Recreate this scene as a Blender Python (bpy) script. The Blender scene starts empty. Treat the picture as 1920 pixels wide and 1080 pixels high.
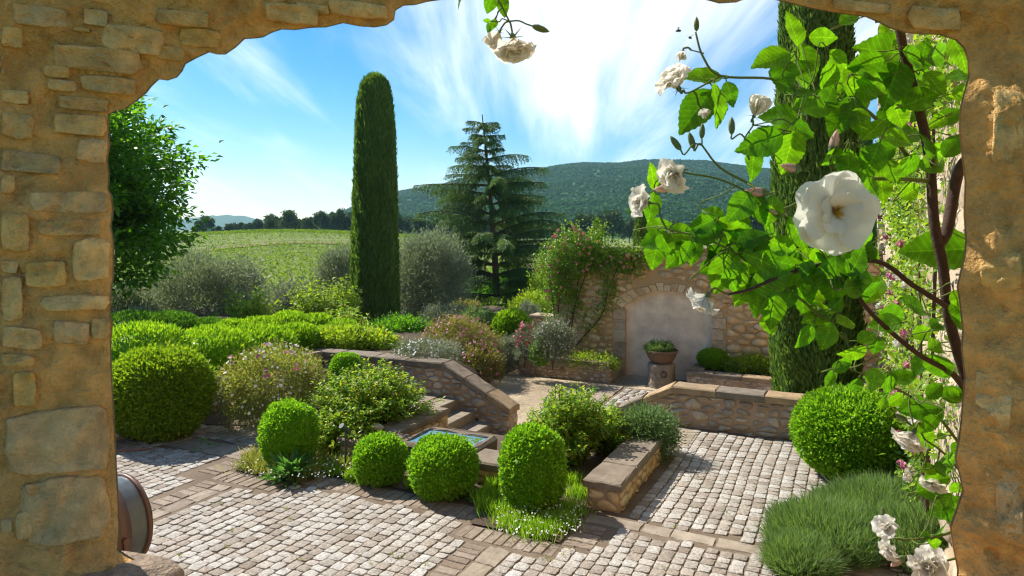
import bpy, math, random
import numpy as np
from mathutils import Vector, Matrix, noise
from mathutils.bvhtree import BVHTree
R = math.radians
rng = np.random.default_rng(11)
random.seed(5)
sc = bpy.context.scene
COL = sc.collection

# ------------------------------------------------------------------ camera, sky, sun, exposure
CAMH, F, HY = 3.0, 1280.0, 430.0          # camera height, focal length and horizon row in photo pixels
cam = bpy.data.cameras.new('camera')
cam.sensor_width = 36.0
cam.lens = 24.0
cam.shift_y = -110.0 / 1920.0
cam.clip_start = 0.02
cam.clip_end = 20000.0
cam.dof.use_dof = True
cam.dof.focus_distance = 8.0
cam.dof.aperture_fstop = 16.0
camo = bpy.data.objects.new('camera', cam)
COL.objects.link(camo)
camo.location = (0, 0, CAMH)
camo.rotation_euler = (R(90), 0, 0)
sc.camera = camo

SUN_EL, SUN_AZ = 45.0, -53.0               # sun: 53 degrees left of the view axis
world = bpy.data.worlds.new('World')
sc.world = world
world.use_nodes = True
SKY_STRENGTH = 0.15
SUN_STRENGTH = 3.6
sun = bpy.data.lights.new('sun', 'SUN')
sun.energy = SUN_STRENGTH
sun.angle = R(0.53)
sun.color = (1.0, 0.94, 0.84)
suno = bpy.data.objects.new('sun', sun)
COL.objects.link(suno)
sd = Vector((math.sin(R(SUN_AZ)) * math.cos(R(SUN_EL)), math.cos(R(SUN_AZ)) * math.cos(R(SUN_EL)), math.sin(R(SUN_EL))))
suno.rotation_euler = sd.to_track_quat('Z', 'Y').to_euler()
suno.location = sd * 60

def build_world():
    nt = world.node_tree
    n, l = nt.nodes, nt.links
    bg = n['Background']
    sky = n.new('ShaderNodeTexSky')
    sky.sky_type = 'NISHITA'
    sky.sun_disc = False
    sky.sun_elevation = R(SUN_EL)
    sky.sun_rotation = R(SUN_AZ)
    sky.altitude = 250
    sky.air_density = 1.0
    sky.dust_density = 0.35
    sky.ozone_density = 2.5
    tc = n.new('ShaderNodeTexCoord')
    sep = n.new('ShaderNodeSeparateXYZ')
    l.new(tc.outputs['Generated'], sep.inputs[0])
    def m(op, a, b=None, c=None):
        k = n.new('ShaderNodeMath')
        k.operation = op
        for i, q in enumerate((a, b, c)):
            if q is None:
                continue
            if isinstance(q, (int, float)):
                k.inputs[i].default_value = q
            else:
                l.new(q, k.inputs[i])
        return k.outputs[0]
    zz = m('ADD', m('MAXIMUM', sep.outputs[2], 0.0), 0.12)
    px = m('DIVIDE', sep.outputs[0], zz)
    py = m('DIVIDE', sep.outputs[1], zz)
    cmb = n.new('ShaderNodeCombineXYZ')
    l.new(px, cmb.inputs[0]); l.new(py, cmb.inputs[1])
    def nz(rot, scale, loc, det, rough, dist, warp=None):
        mp = n.new('ShaderNodeMapping')
        mp.inputs['Rotation'].default_value = (0, 0, R(rot))
        mp.inputs['Scale'].default_value = scale
        mp.inputs['Location'].default_value = loc
        l.new(cmb.outputs[0], mp.inputs['Vector'])
        t = n.new('ShaderNodeTexNoise')
        t.inputs['Scale'].default_value = 1.0
        t.inputs['Detail'].default_value = det
        t.inputs['Roughness'].default_value = rough
        t.inputs['Distortion'].default_value = dist
        l.new(mp.outputs[0], t.inputs['Vector'])
        return t.outputs['Fac']
    streak = nz(8, (1.9, 0.22, 1), (3.1, 0.4, 0), 6, 0.58, 0.55)
    body = nz(0, (0.55, 0.3, 1), (1.3, 5.2, 0), 3, 0.5, 0.2)
    # veil centred on the streaks seen over the hill; elsewhere the noise alone decides
    d1 = m('SUBTRACT', px, 0.45)
    d2 = m('MULTIPLY', m('SUBTRACT', py, 2.5), 0.42)
    rr = m('ADD', m('MULTIPLY', d1, d1), m('MULTIPLY', d2, d2))
    veil = m('SUBTRACT', 1.0, m('MINIMUM', m('MULTIPLY', rr, 0.75), 1.0))
    dens = m('ADD', m('ADD', m('MULTIPLY', streak, 0.75), m('MULTIPLY', body, 0.55)), m('MULTIPLY', veil, 0.27))
    rp = n.new('ShaderNodeMapRange')
    rp.interpolation_type = 'SMOOTHSTEP'
    rp.inputs['From Min'].default_value = 0.62
    rp.inputs['From Max'].default_value = 1.05
    l.new(dens, rp.inputs['Value'])
    fac = m('MULTIPLY', rp.outputs[0], 0.9)
    mix = n.new('ShaderNodeMix')
    mix.data_type = 'RGBA'
    hsv = n.new('ShaderNodeHueSaturation')
    hsv.inputs['Saturation'].default_value = 1.5
    hsv.inputs['Hue'].default_value = 0.495
    hsv.inputs['Value'].default_value = 0.44
    l.new(sky.outputs[0], hsv.inputs['Color'])
    l.new(fac, mix.inputs['Factor'])
    l.new(hsv.outputs[0], mix.inputs['A'])
    mix.inputs['B'].default_value = (5.5, 5.45, 5.4, 1)
    l.new(mix.outputs['Result'], bg.inputs['Color'])
    bg.inputs['Strength'].default_value = SKY_STRENGTH
build_world()
vs = sc.view_settings
vs.view_transform = 'Standard'
vs.look = 'None'
vs.exposure = 1.2
vs.gamma = 1.0
sc.render.engine = 'CYCLES'
cy = sc.cycles
cy.use_denoising = True
cy.filter_width = 1.15
cy.max_bounces = 12
cy.diffuse_bounces = 7
cy.glossy_bounces = 2
cy.transmission_bounces = 8
cy.transparent_max_bounces = 6
cy.volume_bounces = 0
cy.caustics_reflective = False
cy.caustics_refractive = False
cy.sample_clamp_indirect = 6

# ------------------------------------------------------------------ helpers
A26 = R(-26.0)
CA, SA = math.cos(A26), math.sin(A26)
def UV(u, v, z=0.0):
    return Vector((u * CA - v * SA, u * SA + v * CA, z))
def toUV(p):
    return (p[0] * CA + p[1] * SA, -p[0] * SA + p[1] * CA)
def GP(x, y, z=0.0):                       # photo pixel -> point on the level z
    Y = F * (CAMH - z) / (y - HY)
    return Vector(((x - 960) * Y / F, Y, z))
def AT(x, y, Y):                           # photo pixel -> point at depth Y
    return Vector(((x - 960) * Y / F, Y, CAMH + (HY - y) * Y / F))
def PROJ(p):
    return (960 + F * p[0] / p[1], HY + F * (CAMH - p[2]) / p[1])

def props(o, label=None, cat=None, group=None, kind=None):
    if label: o['label'] = label
    if cat: o['category'] = cat
    if group: o['group'] = group
    if kind: o['kind'] = kind
    return o
def empty(name, loc=(0, 0, 0), rz=0.0, label=None, cat=None, group=None, kind=None):
    o = bpy.data.objects.new(name, None)
    o.empty_display_size = 0.1
    COL.objects.link(o)
    o.location = loc
    o.rotation_euler = (0, 0, rz)
    return props(o, label, cat, group, kind)
def link(name, me, parent=None, loc=None):
    o = bpy.data.objects.new(name, me)
    COL.objects.link(o)
    if parent is not None:
        o.parent = parent
    if loc is not None:
        o.location = loc
    return o
def mesh(name, verts, faces, mat, smooth=False):
    me = bpy.data.meshes.new(name)
    me.from_pydata([tuple(v) for v in verts], [], faces)
    me.materials.append(mat)
    if smooth:
        me.shade_smooth()
    return me
def obj(name, verts, faces, mat, parent=None, smooth=False, loc=None):
    return link(name, mesh(name, verts, faces, mat, smooth), parent, loc)
def npmesh(name, V, T, mat, smooth=False):
    me = bpy.data.meshes.new(name)
    V = np.ascontiguousarray(V, dtype=np.float32); T = np.ascontiguousarray(T, dtype=np.int32)
    me.vertices.add(len(V)); me.vertices.foreach_set('co', V.ravel())
    me.loops.add(T.size); me.loops.foreach_set('vertex_index', T.ravel())
    me.polygons.add(len(T)); me.polygons.foreach_set('loop_start', np.arange(0, T.size, T.shape[1], dtype=np.int32))
    me.update(calc_edges=True)
    me.materials.append(mat)
    if smooth:
        me.shade_smooth()
    return me

class MB:                                   # collects pieces into one mesh
    def __init__(s): s.v, s.f = [], []
    def add(s, vs_, fs):
        b = len(s.v); s.v += [tuple(q) for q in vs_]; s.f += [tuple(i + b for i in q) for q in fs]; return s
    def box(s, x0, x1, y0, y1, z0, z1):
        return s.add([(x0, y0, z0), (x1, y0, z0), (x1, y1, z0), (x0, y1, z0), (x0, y0, z1), (x1, y0, z1), (x1, y1, z1), (x0, y1, z1)],
                     [(0, 3, 2, 1), (4, 5, 6, 7), (0, 1, 5, 4), (1, 2, 6, 5), (2, 3, 7, 6), (3, 0, 4, 7)])
    def tube(s, pts, rad, sides=6, cap=True):
        v, f = tube(pts, rad, sides, cap); return s.add(v, f)
    def build(s, name, mat, parent=None, smooth=False, loc=None):
        return obj(name, s.v, s.f, mat, parent, smooth, loc)

def tube(pts, rad, sides=6, cap=True):
    pts = [Vector(p) for p in pts]
    if isinstance(rad, (int, float)): rad = [rad] * len(pts)
    V, Fs = [], []
    a = None
    for i, p in enumerate(pts):
        d = (pts[min(i + 1, len(pts) - 1)] - pts[max(i - 1, 0)])
        d = d.normalized() if d.length > 1e-9 else Vector((0, 0, 1))
        if a is None:
            a = d.cross(Vector((0.31, 0.17, 0.93)))
            if a.length < 1e-3: a = d.cross(Vector((1, 0, 0)))
        a = a - d * a.dot(d); a.normalize(); b = d.cross(a)
        for k in range(sides):
            t = 2 * math.pi * k / sides
            V.append(p + (a * math.cos(t) + b * math.sin(t)) * rad[i])
    for i in range(len(pts) - 1):
        for k in range(sides):
            k2 = (k + 1) % sides
            Fs.append((i * sides + k, i * sides + k2, (i + 1) * sides + k2, (i + 1) * sides + k))
    if cap:
        Fs.append(tuple(range(sides))[::-1]); Fs.append(tuple((len(pts) - 1) * sides + k for k in range(sides)))
    return V, Fs
def spline(pts, n=6):
    pts = [Vector(p) for p in pts]
    P = [pts[0] * 2 - pts[1]] + pts + [pts[-1] * 2 - pts[-2]]
    out = []
    for i in range(1, len(P) - 2):
        for k in range(n):
            t = k / n
            a, b, c, d = P[i - 1], P[i], P[i + 1], P[i + 2]
            out.append(0.5 * ((2 * b) + (c - a) * t + (2 * a - 5 * b + 4 * c - d) * t * t + (3 * b - a - 3 * c + d) * t ** 3))
    out.append(pts[-1])
    return out
def unit(a):
    return a / np.maximum(np.linalg.norm(a, axis=-1, keepdims=True), 1e-9)
def rdir(n):
    return unit(rng.normal(size=(n, 3)))
_wd = unit(rng.normal(size=(14, 3))); _wp = rng.uniform(0, 6.28, 14); _wf = rng.uniform(0.6, 2.2, 14)
def wob(P, s):
    """smooth pseudo noise about -1..1"""
    r = np.zeros(len(P))
    for k in range(14):
        r += np.sin((P @ _wd[k]) * s * _wf[k] + _wp[k])
    return r / 4.2
def leaves(P, D, N, L, W, fold=0.18, wide=0.45):
    """leaf = two triangles folded along the midrib"""
    n = len(P)
    D = unit(D); S = unit(np.cross(N, D)); N2 = np.cross(D, S)
    L = np.broadcast_to(np.asarray(L, float), (n,))[:, None]; W = np.broadcast_to(np.asarray(W, float), (n,))[:, None]
    V = np.empty((n, 4, 3))
    V[:, 0] = P; V[:, 2] = P + D * L - N2 * W * 0.2
    V[:, 1] = P + D * L * wide + S * W * 0.5 + N2 * W * fold
    V[:, 3] = P + D * L * wide - S * W * 0.5 + N2 * W * fold
    b = np.arange(n)[:, None] * 4
    T = np.concatenate([b + np.array([[0, 3, 2]]), b + np.array([[0, 2, 1]])], axis=0)
    return V.reshape(-1, 3), T
def join(parts):
    Vs, Ts, o = [], [], 0
    for V, T in parts:
        Vs.append(V); Ts.append(T + o); o += len(V)
    return np.concatenate(Vs), np.concatenate(Ts)
_ico = None
def icosphere(sub=2):
    t = (1 + 5 ** .5) / 2
    V = [(-1, t, 0), (1, t, 0), (-1, -t, 0), (1, -t, 0), (0, -1, t), (0, 1, t), (0, -1, -t), (0, 1, -t), (t, 0, -1), (t, 0, 1), (-t, 0, -1), (-t, 0, 1)]
    V = [np.array(v) / np.linalg.norm(v) for v in V]
    Fc = [(0, 11, 5), (0, 5, 1), (0, 1, 7), (0, 7, 10), (0, 10, 11), (1, 5, 9), (5, 11, 4), (11, 10, 2), (10, 7, 6), (7, 1, 8), (3, 9, 4), (3, 4, 2), (3, 2, 6), (3, 6, 8), (3, 8, 9), (4, 9, 5), (2, 4, 11), (6, 2, 10), (8, 6, 7), (9, 8, 1)]
    for _ in range(sub):
        c, nf = {}, []
        def mid(a, b):
            k = (min(a, b), max(a, b))
            if k not in c:
                q = V[a] + V[b]; V.append(q / np.linalg.norm(q)); c[k] = len(V) - 1
            return c[k]
        for a, b, d in Fc:
            x, y, z = mid(a, b), mid(b, d), mid(d, a)
            nf += [(a, x, z), (b, y, x), (d, z, y), (x, y, z)]
        Fc = nf
    return np.array(V), np.array(Fc)
ICO2, ICO3 = icosphere(2), icosphere(3)

# ------------------------------------------------------------------ materials
def mat_new(name):
    m_ = bpy.data.materials.new(name); m_.use_nodes = True
    nt = m_.node_tree
    return m_, nt, nt.nodes, nt.links, nt.nodes['Principled BSDF']
def rnd_node(n, l):
    g = n.new('ShaderNodeNewGeometry'); o = n.new('ShaderNodeObjectInfo')
    a = n.new('ShaderNodeMath'); a.operation = 'ADD'
    l.new(g.outputs['Random Per Island'], a.inputs[0]); l.new(o.outputs['Random'], a.inputs[1])
    f = n.new('ShaderNodeMath'); f.operation = 'FRACT'; l.new(a.outputs[0], f.inputs[0])
    return f.outputs[0], o
def ramp(n, cols, mode='LINEAR'):
    r = n.new('ShaderNodeValToRGB'); cr = r.color_ramp; cr.interpolation = mode
    while len(cr.elements) < len(cols): cr.elements.new(0.5)
    for i, c in enumerate(cols):
        p, q = (c if len(c) == 2 and not isinstance(c[0], tuple) and isinstance(c[1], tuple) else (i / (len(cols) - 1), c))
        cr.elements[i].position = p; cr.elements[i].color = (*q, 1)
    return r
def foliage(name, cols, trans=0.4, rough=0.45, tcol=(1.25, 1.25, 0.55), spec=0.35, obj_only=False):
    """leaf: colour differs from leaf to leaf; light passes through it"""
    m_, nt, n, l, b = mat_new(name)
    g = n.new('ShaderNodeNewGeometry')
    r = ramp(n, cols)
    if obj_only:
        oi = n.new('ShaderNodeObjectInfo'); l.new(oi.outputs['Random'], r.inputs[0])
    else:
        l.new(g.outputs['Random Per Island'], r.inputs[0])
    l.new(r.outputs[0], b.inputs['Base Color'])
    b.inputs['Roughness'].default_value = rough
    b.inputs['Specular IOR Level'].default_value = spec
    t = n.new('ShaderNodeBsdfTranslucent')
    mu = n.new('ShaderNodeMix'); mu.data_type = 'RGBA'; mu.blend_type = 'MULTIPLY'; mu.inputs['Factor'].default_value = 1
    l.new(r.outputs[0], mu.inputs['A']); mu.inputs['B'].default_value = (*tcol, 1)
    mu.clamp_result = False
    l.new(mu.outputs['Result'], t.inputs['Color'])
    mx = n.new('ShaderNodeMixShader'); mx.inputs[0].default_value = trans
    l.new(b.outputs[0], mx.inputs[1]); l.new(t.outputs[0], mx.inputs[2])
    l.new(mx.outputs[0], n['Material Output'].inputs['Surface'])
    return m_
def stone(name, cols, nscale=9.0, bump=0.5, dirt=(0.1, 0.08, 0.06), dirt_amt=0.5, rough=0.9, bdist=0.02, fine=60.0, var=(0.72, 1.18)):
    m_, nt, n, l, b = mat_new(name)
    rn, oi = rnd_node(n, l)
    r = ramp(n, cols); l.new(rn, r.inputs[0])
    tc = n.new('ShaderNodeTexCoord')
    off = n.new('ShaderNodeVectorMath'); off.operation = 'ADD'
    l.new(tc.outputs['Object'], off.inputs[0])
    cv = n.new('ShaderNodeCombineXYZ')
    mm = n.new('ShaderNodeMath'); mm.operation = 'MULTIPLY'; mm.inputs[1].default_value = 37.0
    l.new(rn, mm.inputs[0])
    for i in range(3): l.new(mm.outputs[0], cv.inputs[i])
    l.new(cv.outputs[0], off.inputs[1])
    def nz(s, d, ro=0.6):
        t = n.new('ShaderNodeTexNoise'); t.inputs['Scale'].default_value = s; t.inputs['Detail'].default_value = d; t.inputs['Roughness'].default_value = ro
        l.new(off.outputs[0], t.inputs['Vector']); return t
    a = nz(nscale, 6); c = nz(fine, 4); e = nz(nscale * 0.35, 4)
    # tonal variation
    mr = n.new('ShaderNodeMapRange'); mr.inputs['From Min'].default_value = 0.3; mr.inputs['From Max'].default_value = 0.7
    mr.inputs['To Min'].default_value = var[0]; mr.inputs['To Max'].default_value = var[1]
    l.new(a.outputs['Fac'], mr.inputs['Value'])
    sc1 = n.new('ShaderNodeVectorMath'); sc1.operation = 'SCALE'
    l.new(r.outputs[0], sc1.inputs[0]); l.new(mr.outputs[0], sc1.inputs['Scale'])
    dr = n.new('ShaderNodeMapRange'); dr.inputs['From Min'].default_value = 0.55; dr.inputs['From Max'].default_value = 0.72
    dr.inputs['To Max'].default_value = dirt_amt
    l.new(e.outputs['Fac'], dr.inputs['Value'])
    mx = n.new('ShaderNodeMix'); mx.data_type = 'RGBA'
    l.new(dr.outputs[0], mx.inputs['Factor']); l.new(sc1.outputs[0], mx.inputs['A']); mx.inputs['B'].default_value = (*dirt, 1)
    l.new(mx.outputs['Result'], b.inputs['Base Color'])
    b.inputs['Roughness'].default_value = rough
    b.inputs['Specular IOR Level'].default_value = 0.2
    ad = n.new('ShaderNodeMath'); ad.operation = 'MULTIPLY_ADD'; ad.inputs[1].default_value = 0.35
    l.new(c.outputs['Fac'], ad.inputs[0]); l.new(a.outputs['Fac'], ad.inputs[2])
    bp = n.new('ShaderNodeBump'); bp.inputs['Strength'].default_value = bump; bp.inputs['Distance'].default_value = bdist
    l.new(ad.outputs[0], bp.inputs['Height']); l.new(bp.outputs[0], b.inputs['Normal'])
    return m_
def plain(name, col, rough=0.6, metal=0.0, spec=0.5):
    m_, nt, n, l, b = mat_new(name)
    b.inputs['Base Color'].default_value = (*col, 1); b.inputs['Roughness'].default_value = rough
    b.inputs['Metallic'].default_value = metal; b.inputs['Specular IOR Level'].default_value = spec
    t = n.new('ShaderNodeTexNoise'); t.inputs['Scale'].default_value = 35; t.inputs['Detail'].default_value = 4
    tc = n.new('ShaderNodeTexCoord'); l.new(tc.outputs['Object'], t.inputs['Vector'])
    mr = n.new('ShaderNodeMapRange'); mr.inputs['To Min'].default_value = max(0.05, rough - 0.15); mr.inputs['To Max'].default_value = min(1, rough + 0.2)
    l.new(t.outputs['Fac'], mr.inputs['Value']); l.new(mr.outputs[0], b.inputs['Roughness'])
    mv = n.new('ShaderNodeMapRange'); mv.inputs['To Min'].default_value = 0.75; mv.inputs['To Max'].default_value = 1.25
    l.new(t.outputs['Fac'], mv.inputs['Value'])
    sc1 = n.new('ShaderNodeVectorMath'); sc1.operation = 'SCALE'; sc1.inputs[0].default_value = col
    l.new(mv.outputs[0], sc1.inputs['Scale']); l.new(sc1.outputs[0], b.inputs['Base Color'])
    return m_
def soil(name, c1, c2, scale=14, bump=0.6, bdist=0.03):
    m_, nt, n, l, b = mat_new(name)
    tc = n.new('ShaderNodeTexCoord')
    t = n.new('ShaderNodeTexNoise'); t.inputs['Scale'].default_value = scale; t.inputs['Detail'].default_value = 8; t.inputs['Roughness'].default_value = 0.7
    l.new(tc.outputs['Object'], t.inputs['Vector'])
    t2 = n.new('ShaderNodeTexNoise'); t2.inputs['Scale'].default_value = scale * 0.07; t2.inputs['Detail'].default_value = 4
    l.new(tc.outputs['Object'], t2.inputs['Vector'])
    av = n.new('ShaderNodeMath'); av.operation = 'MULTIPLY_ADD'; av.inputs[1].default_value = 0.5
    h = n.new('ShaderNodeMath'); h.operation = 'MULTIPLY'; h.inputs[1].default_value = 0.5
    l.new(t2.outputs['Fac'], h.inputs[0]); l.new(t.outputs['Fac'], av.inputs[0]); l.new(h.outputs[0], av.inputs[2])
    r = ramp(n, [(0.35, c1), (0.65, c2)]); l.new(av.outputs[0], r.inputs[0])
    l.new(r.outputs[0], b.inputs['Base Color']); b.inputs['Roughness'].default_value = 0.95; b.inputs['Specular IOR Level'].default_value = 0.15
    bp = n.new('ShaderNodeBump'); bp.inputs['Strength'].default_value = bump; bp.inputs['Distance'].default_value = bdist
    l.new(t.outputs['Fac'], bp.inputs['Height']); l.new(bp.outputs[0], b.inputs['Normal'])
    return m_

M = {}
M['cobble'] = stone('cobble', [(0.25, 0.20, 0.155), (0.42, 0.385, 0.335), (0.49, 0.46, 0.41), (0.36, 0.295, 0.235), (0.53, 0.505, 0.465), (0.43, 0.375, 0.315), (0.30, 0.25, 0.20), (0.46, 0.42, 0.37)], 38, 1.0, (0.18, 0.14, 0.105), 0.6, 0.75, 0.014, 140, (0.58, 1.22))
M['joint'] = soil('joint', (0.12, 0.088, 0.06), (0.22, 0.17, 0.125), 30, 0.6, 0.01)
M['brick'] = stone('brick_edge', [(0.20, 0.15, 0.11), (0.28, 0.22, 0.165), (0.24, 0.185, 0.14), (0.33, 0.27, 0.215)], 14, 0.6, (0.10, 0.08, 0.06), 0.6)
M['slab'] = stone('slab', [(0.28, 0.225, 0.165), (0.34, 0.285, 0.22), (0.25, 0.20, 0.155)], 7, 0.6, (0.12, 0.095, 0.07), 0.6)
M['rubble'] = stone('rubble', [(0.28, 0.21, 0.155), (0.46, 0.38, 0.29), (0.38, 0.28, 0.19), (0.56, 0.49, 0.40), (0.31, 0.27, 0.23), (0.43, 0.30, 0.19)], 10, 0.8, (0.16, 0.12, 0.09), 0.5)
M['mortar'] = soil('mortar', (0.30, 0.20, 0.14), (0.46, 0.335, 0.24), 26, 0.6, 0.015)
M['coping'] = stone('coping', [(0.17, 0.135, 0.10), (0.225, 0.18, 0.135), (0.38, 0.265, 0.15), (0.20, 0.165, 0.13), (0.24, 0.19, 0.14)], 6, 0.8, (0.09, 0.075, 0.06), 0.65)
M['ochre_stone'] = stone('ochre_stone', [(0.56, 0.37, 0.18), (0.64, 0.47, 0.27), (0.46, 0.31, 0.16), (0.66, 0.53, 0.36), (0.60, 0.41, 0.20)], 9, 0.7, (0.28, 0.18, 0.09), 0.45)
M['ochre_mortar'] = soil('ochre_mortar', (0.36, 0.24, 0.12), (0.54, 0.38, 0.21), 20, 0.6, 0.02)
M['dressed'] = stone('dressed', [(0.44, 0.33, 0.21), (0.52, 0.42, 0.29), (0.36, 0.27, 0.17)], 8, 0.6, (0.22, 0.16, 0.11), 0.5)
M['plaster'] = stone('plaster', [(0.74, 0.60, 0.46), (0.74, 0.60, 0.46)], 3.0, 0.35, (0.55, 0.44, 0.33), 0.6, 0.95, 0.015, 30)
M['jamb_mortar'] = stone('jamb_mortar', [(0.770, 0.442, 0.152), (0.770, 0.442, 0.152)], 30, 1.0, (0.52, 0.30, 0.105), 0.75, 0.95, 0.025, 150, (0.6, 1.22))
M['jamb_stone'] = stone('jamb_stone', [(0.721, 0.461, 0.176), (0.820, 0.583, 0.264), (0.742, 0.517, 0.248), (0.639, 0.451, 0.232), (0.783, 0.489, 0.144), (0.783, 0.555, 0.280)], 30, 1.0, (0.46, 0.30, 0.12), 0.7, 0.85, 0.02, 170, (0.6, 1.25))
M['sill'] = stone('sill', [(0.30, 0.225, 0.16), (0.30, 0.225, 0.16)], 30, 1.0, (0.15, 0.11, 0.08), 0.7, 0.85, 0.012, 120, (0.55, 1.25))
M['wing_mortar'] = soil('wing_mortar', (0.40, 0.30, 0.19), (0.54, 0.43, 0.30), 16, 0.8, 0.03)
M['wing_stone'] = stone('wing_stone', [(0.42, 0.33, 0.22), (0.52, 0.42, 0.30), (0.47, 0.36, 0.24)], 7, 0.9, (0.24, 0.17, 0.10), 0.5, 0.9, 0.03, 40)
M['gravel'] = soil('gravel', (0.24, 0.185, 0.12), (0.60, 0.49, 0.34), 16, 1.0, 0.05)
M['soil'] = soil('soil', (0.07, 0.05, 0.035), (0.15, 0.11, 0.075), 18, 0.8, 0.03)
M['earth'] = soil('earth', (0.16, 0.12, 0.06), (0.24, 0.19, 0.09), 3.0, 0.4, 0.1)
M['dry_grass'] = soil('dry_grass', (0.10, 0.14, 0.03), (0.19, 0.215, 0.06), 2.0, 0.4, 0.1)
M['bark'] = stone('bark', [(0.13, 0.10, 0.07), (0.13, 0.10, 0.07)], 12, 0.8, (0.06, 0.045, 0.03), 0.5, 0.95, 0.02)
M['stump'] = stone('stump', [(0.27, 0.215, 0.16), (0.27, 0.215, 0.16)], 12, 0.9, (0.12, 0.09, 0.06), 0.6, 0.95, 0.03)
M['box'] = foliage('box_leaf', [(0.124, 0.275, 0.015), (0.198, 0.386, 0.022), (0.291, 0.474, 0.034)], 0.54, 0.42, (1.3, 1.4, 0.6))
M['box_dark'] = foliage('box_leaf_dark', [(0.139, 0.250, 0.015), (0.220, 0.333, 0.021), (0.325, 0.400, 0.029)], 0.52, 0.45, (1.3, 1.4, 0.6))
M['laurel'] = foliage('laurel_leaf', [(0.094, 0.234, 0.017), (0.189, 0.376, 0.026), (0.350, 0.494, 0.039)], 0.57, 0.35, (1.5, 1.4, 0.5))
M['hedge_dark'] = foliage('hedge_leaf_dark', [(0.060, 0.159, 0.018), (0.094, 0.222, 0.023), (0.127, 0.269, 0.030)], 0.47, 0.4)
M['cypress'] = foliage('cypress_spray', [(0.084, 0.174, 0.035), (0.123, 0.224, 0.046), (0.185, 0.291, 0.061)], 0.47, 0.6)
M['olive'] = foliage('olive_leaf', [(0.23, 0.27, 0.16), (0.32, 0.355, 0.23), (0.17, 0.21, 0.11), (0.40, 0.43, 0.31)], 0.3, 0.5, (1.0, 1.1, 0.7))
M['oak'] = foliage('oak_leaf', [(0.054, 0.154, 0.017), (0.095, 0.231, 0.023), (0.161, 0.323, 0.028)], 0.54, 0.4, (1.5, 1.6, 0.5))
M['cedar'] = foliage('cedar_needle', [(0.060, 0.130, 0.042), (0.096, 0.182, 0.050), (0.156, 0.247, 0.060)], 0.35, 0.6)
M['rose'] = foliage('rose_leaf', [(0.110, 0.249, 0.028), (0.195, 0.376, 0.036), (0.316, 0.457, 0.048), (0.389, 0.322, 0.069)], 0.57, 0.4, (1.4, 1.35, 0.5))
M['yellowgreen'] = foliage('yellow_green_leaf', [(0.155, 0.268, 0.025), (0.265, 0.390, 0.037), (0.376, 0.451, 0.057)], 0.53, 0.45, (1.35, 1.35, 0.5))
M['grey'] = foliage('grey_leaf', [(0.20, 0.24, 0.15), (0.28, 0.32, 0.22), (0.15, 0.18, 0.10)], 0.3, 0.6, (1.1, 1.1, 0.8))
M['juniper'] = foliage('juniper_needle', [(0.090, 0.168, 0.066), (0.149, 0.238, 0.093), (0.209, 0.294, 0.118)], 0.42, 0.6, (1.1, 1.2, 0.7))
M['cistus'] = foliage('cistus_leaf', [(0.188, 0.225, 0.062), (0.300, 0.288, 0.088), (0.263, 0.188, 0.075)], 0.39, 0.5)
M['daisy_leaf'] = foliage('daisy_leaf', [(0.179, 0.238, 0.060), (0.284, 0.323, 0.086), (0.329, 0.281, 0.106)], 0.52, 0.5)
M['lavender'] = foliage('lavender_leaf', [(0.10, 0.20, 0.065), (0.15, 0.26, 0.075), (0.23, 0.33, 0.10), (0.13, 0.22, 0.12)], 0.48, 0.5, (1.3, 1.3, 0.7))
M['grass'] = foliage('grass_blade', [(0.133, 0.290, 0.021), (0.210, 0.394, 0.032), (0.309, 0.417, 0.052)], 0.53, 0.45, (1.4, 1.4, 0.5))
M['comfrey'] = foliage('broad_leaf', [(0.065, 0.183, 0.046), (0.111, 0.256, 0.057)], 0.48, 0.4)
M['vine'] = foliage('vine_leaf', [(0.15, 0.25, 0.018), (0.21, 0.32, 0.022), (0.27, 0.37, 0.03)], 0.4, 0.7, (1.2, 1.2, 0.5), 0.08)
M['pine'] = foliage('pine_foliage', [(0.035, 0.075, 0.02), (0.055, 0.10, 0.025), (0.08, 0.13, 0.03)], 0.25, 0.6)
M['forest'] = foliage('forest_foliage', [(0.042, 0.120, 0.035), (0.055, 0.146, 0.041), (0.072, 0.176, 0.046), (0.047, 0.130, 0.037)], 0.25, 0.8, (1.2, 1.2, 0.6), 0.05)
M['hill'] = soil('hill_ground', (0.032, 0.085, 0.03), (0.05, 0.11, 0.036), 0.03, 0.5, 5)
M['cliff'] = soil('cliff_rock', (0.20, 0.18, 0.15), (0.33, 0.30, 0.26), 0.06, 0.7, 3)
M['climber'] = foliage('climber_leaf', [(0.104, 0.220, 0.029), (0.182, 0.317, 0.034), (0.286, 0.403, 0.052)], 0.53, 0.35, (1.4, 1.4, 0.5))
M['white'] = foliage('white_petal', [(0.72, 0.70, 0.62), (0.80, 0.79, 0.74)], 0.3, 0.5, (1.0, 0.98, 0.9), 0.2)
M['pink'] = foliage('pink_petal', [(0.50, 0.16, 0.26), (0.62, 0.26, 0.36), (0.44, 0.12, 0.22)], 0.3, 0.5, (1.0, 1.0, 1.0), 0.2)
M['salmon'] = foliage('salmon_petal', [(0.68, 0.25, 0.22), (0.75, 0.38, 0.32), (0.60, 0.20, 0.20)], 0.3, 0.5, (1.0, 1.0, 1.0), 0.2)
M['red'] = foliage('red_petal', [(0.55, 0.07, 0.12), (0.60, 0.14, 0.20)], 0.25, 0.5, (1, 1, 1), 0.2)
M['stem'] = plain('stem', (0.11, 0.085, 0.045), 0.7)
M['cane'] = stone('rose_cane', [(0.07, 0.042, 0.03), (0.07, 0.042, 0.03)], 60, 0.8, (0.035, 0.02, 0.015), 0.7, 0.8, 0.004, 260)
M['green_cane'] = plain('green_cane', (0.11, 0.15, 0.035), 0.8, 0.0, 0.15)
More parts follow.
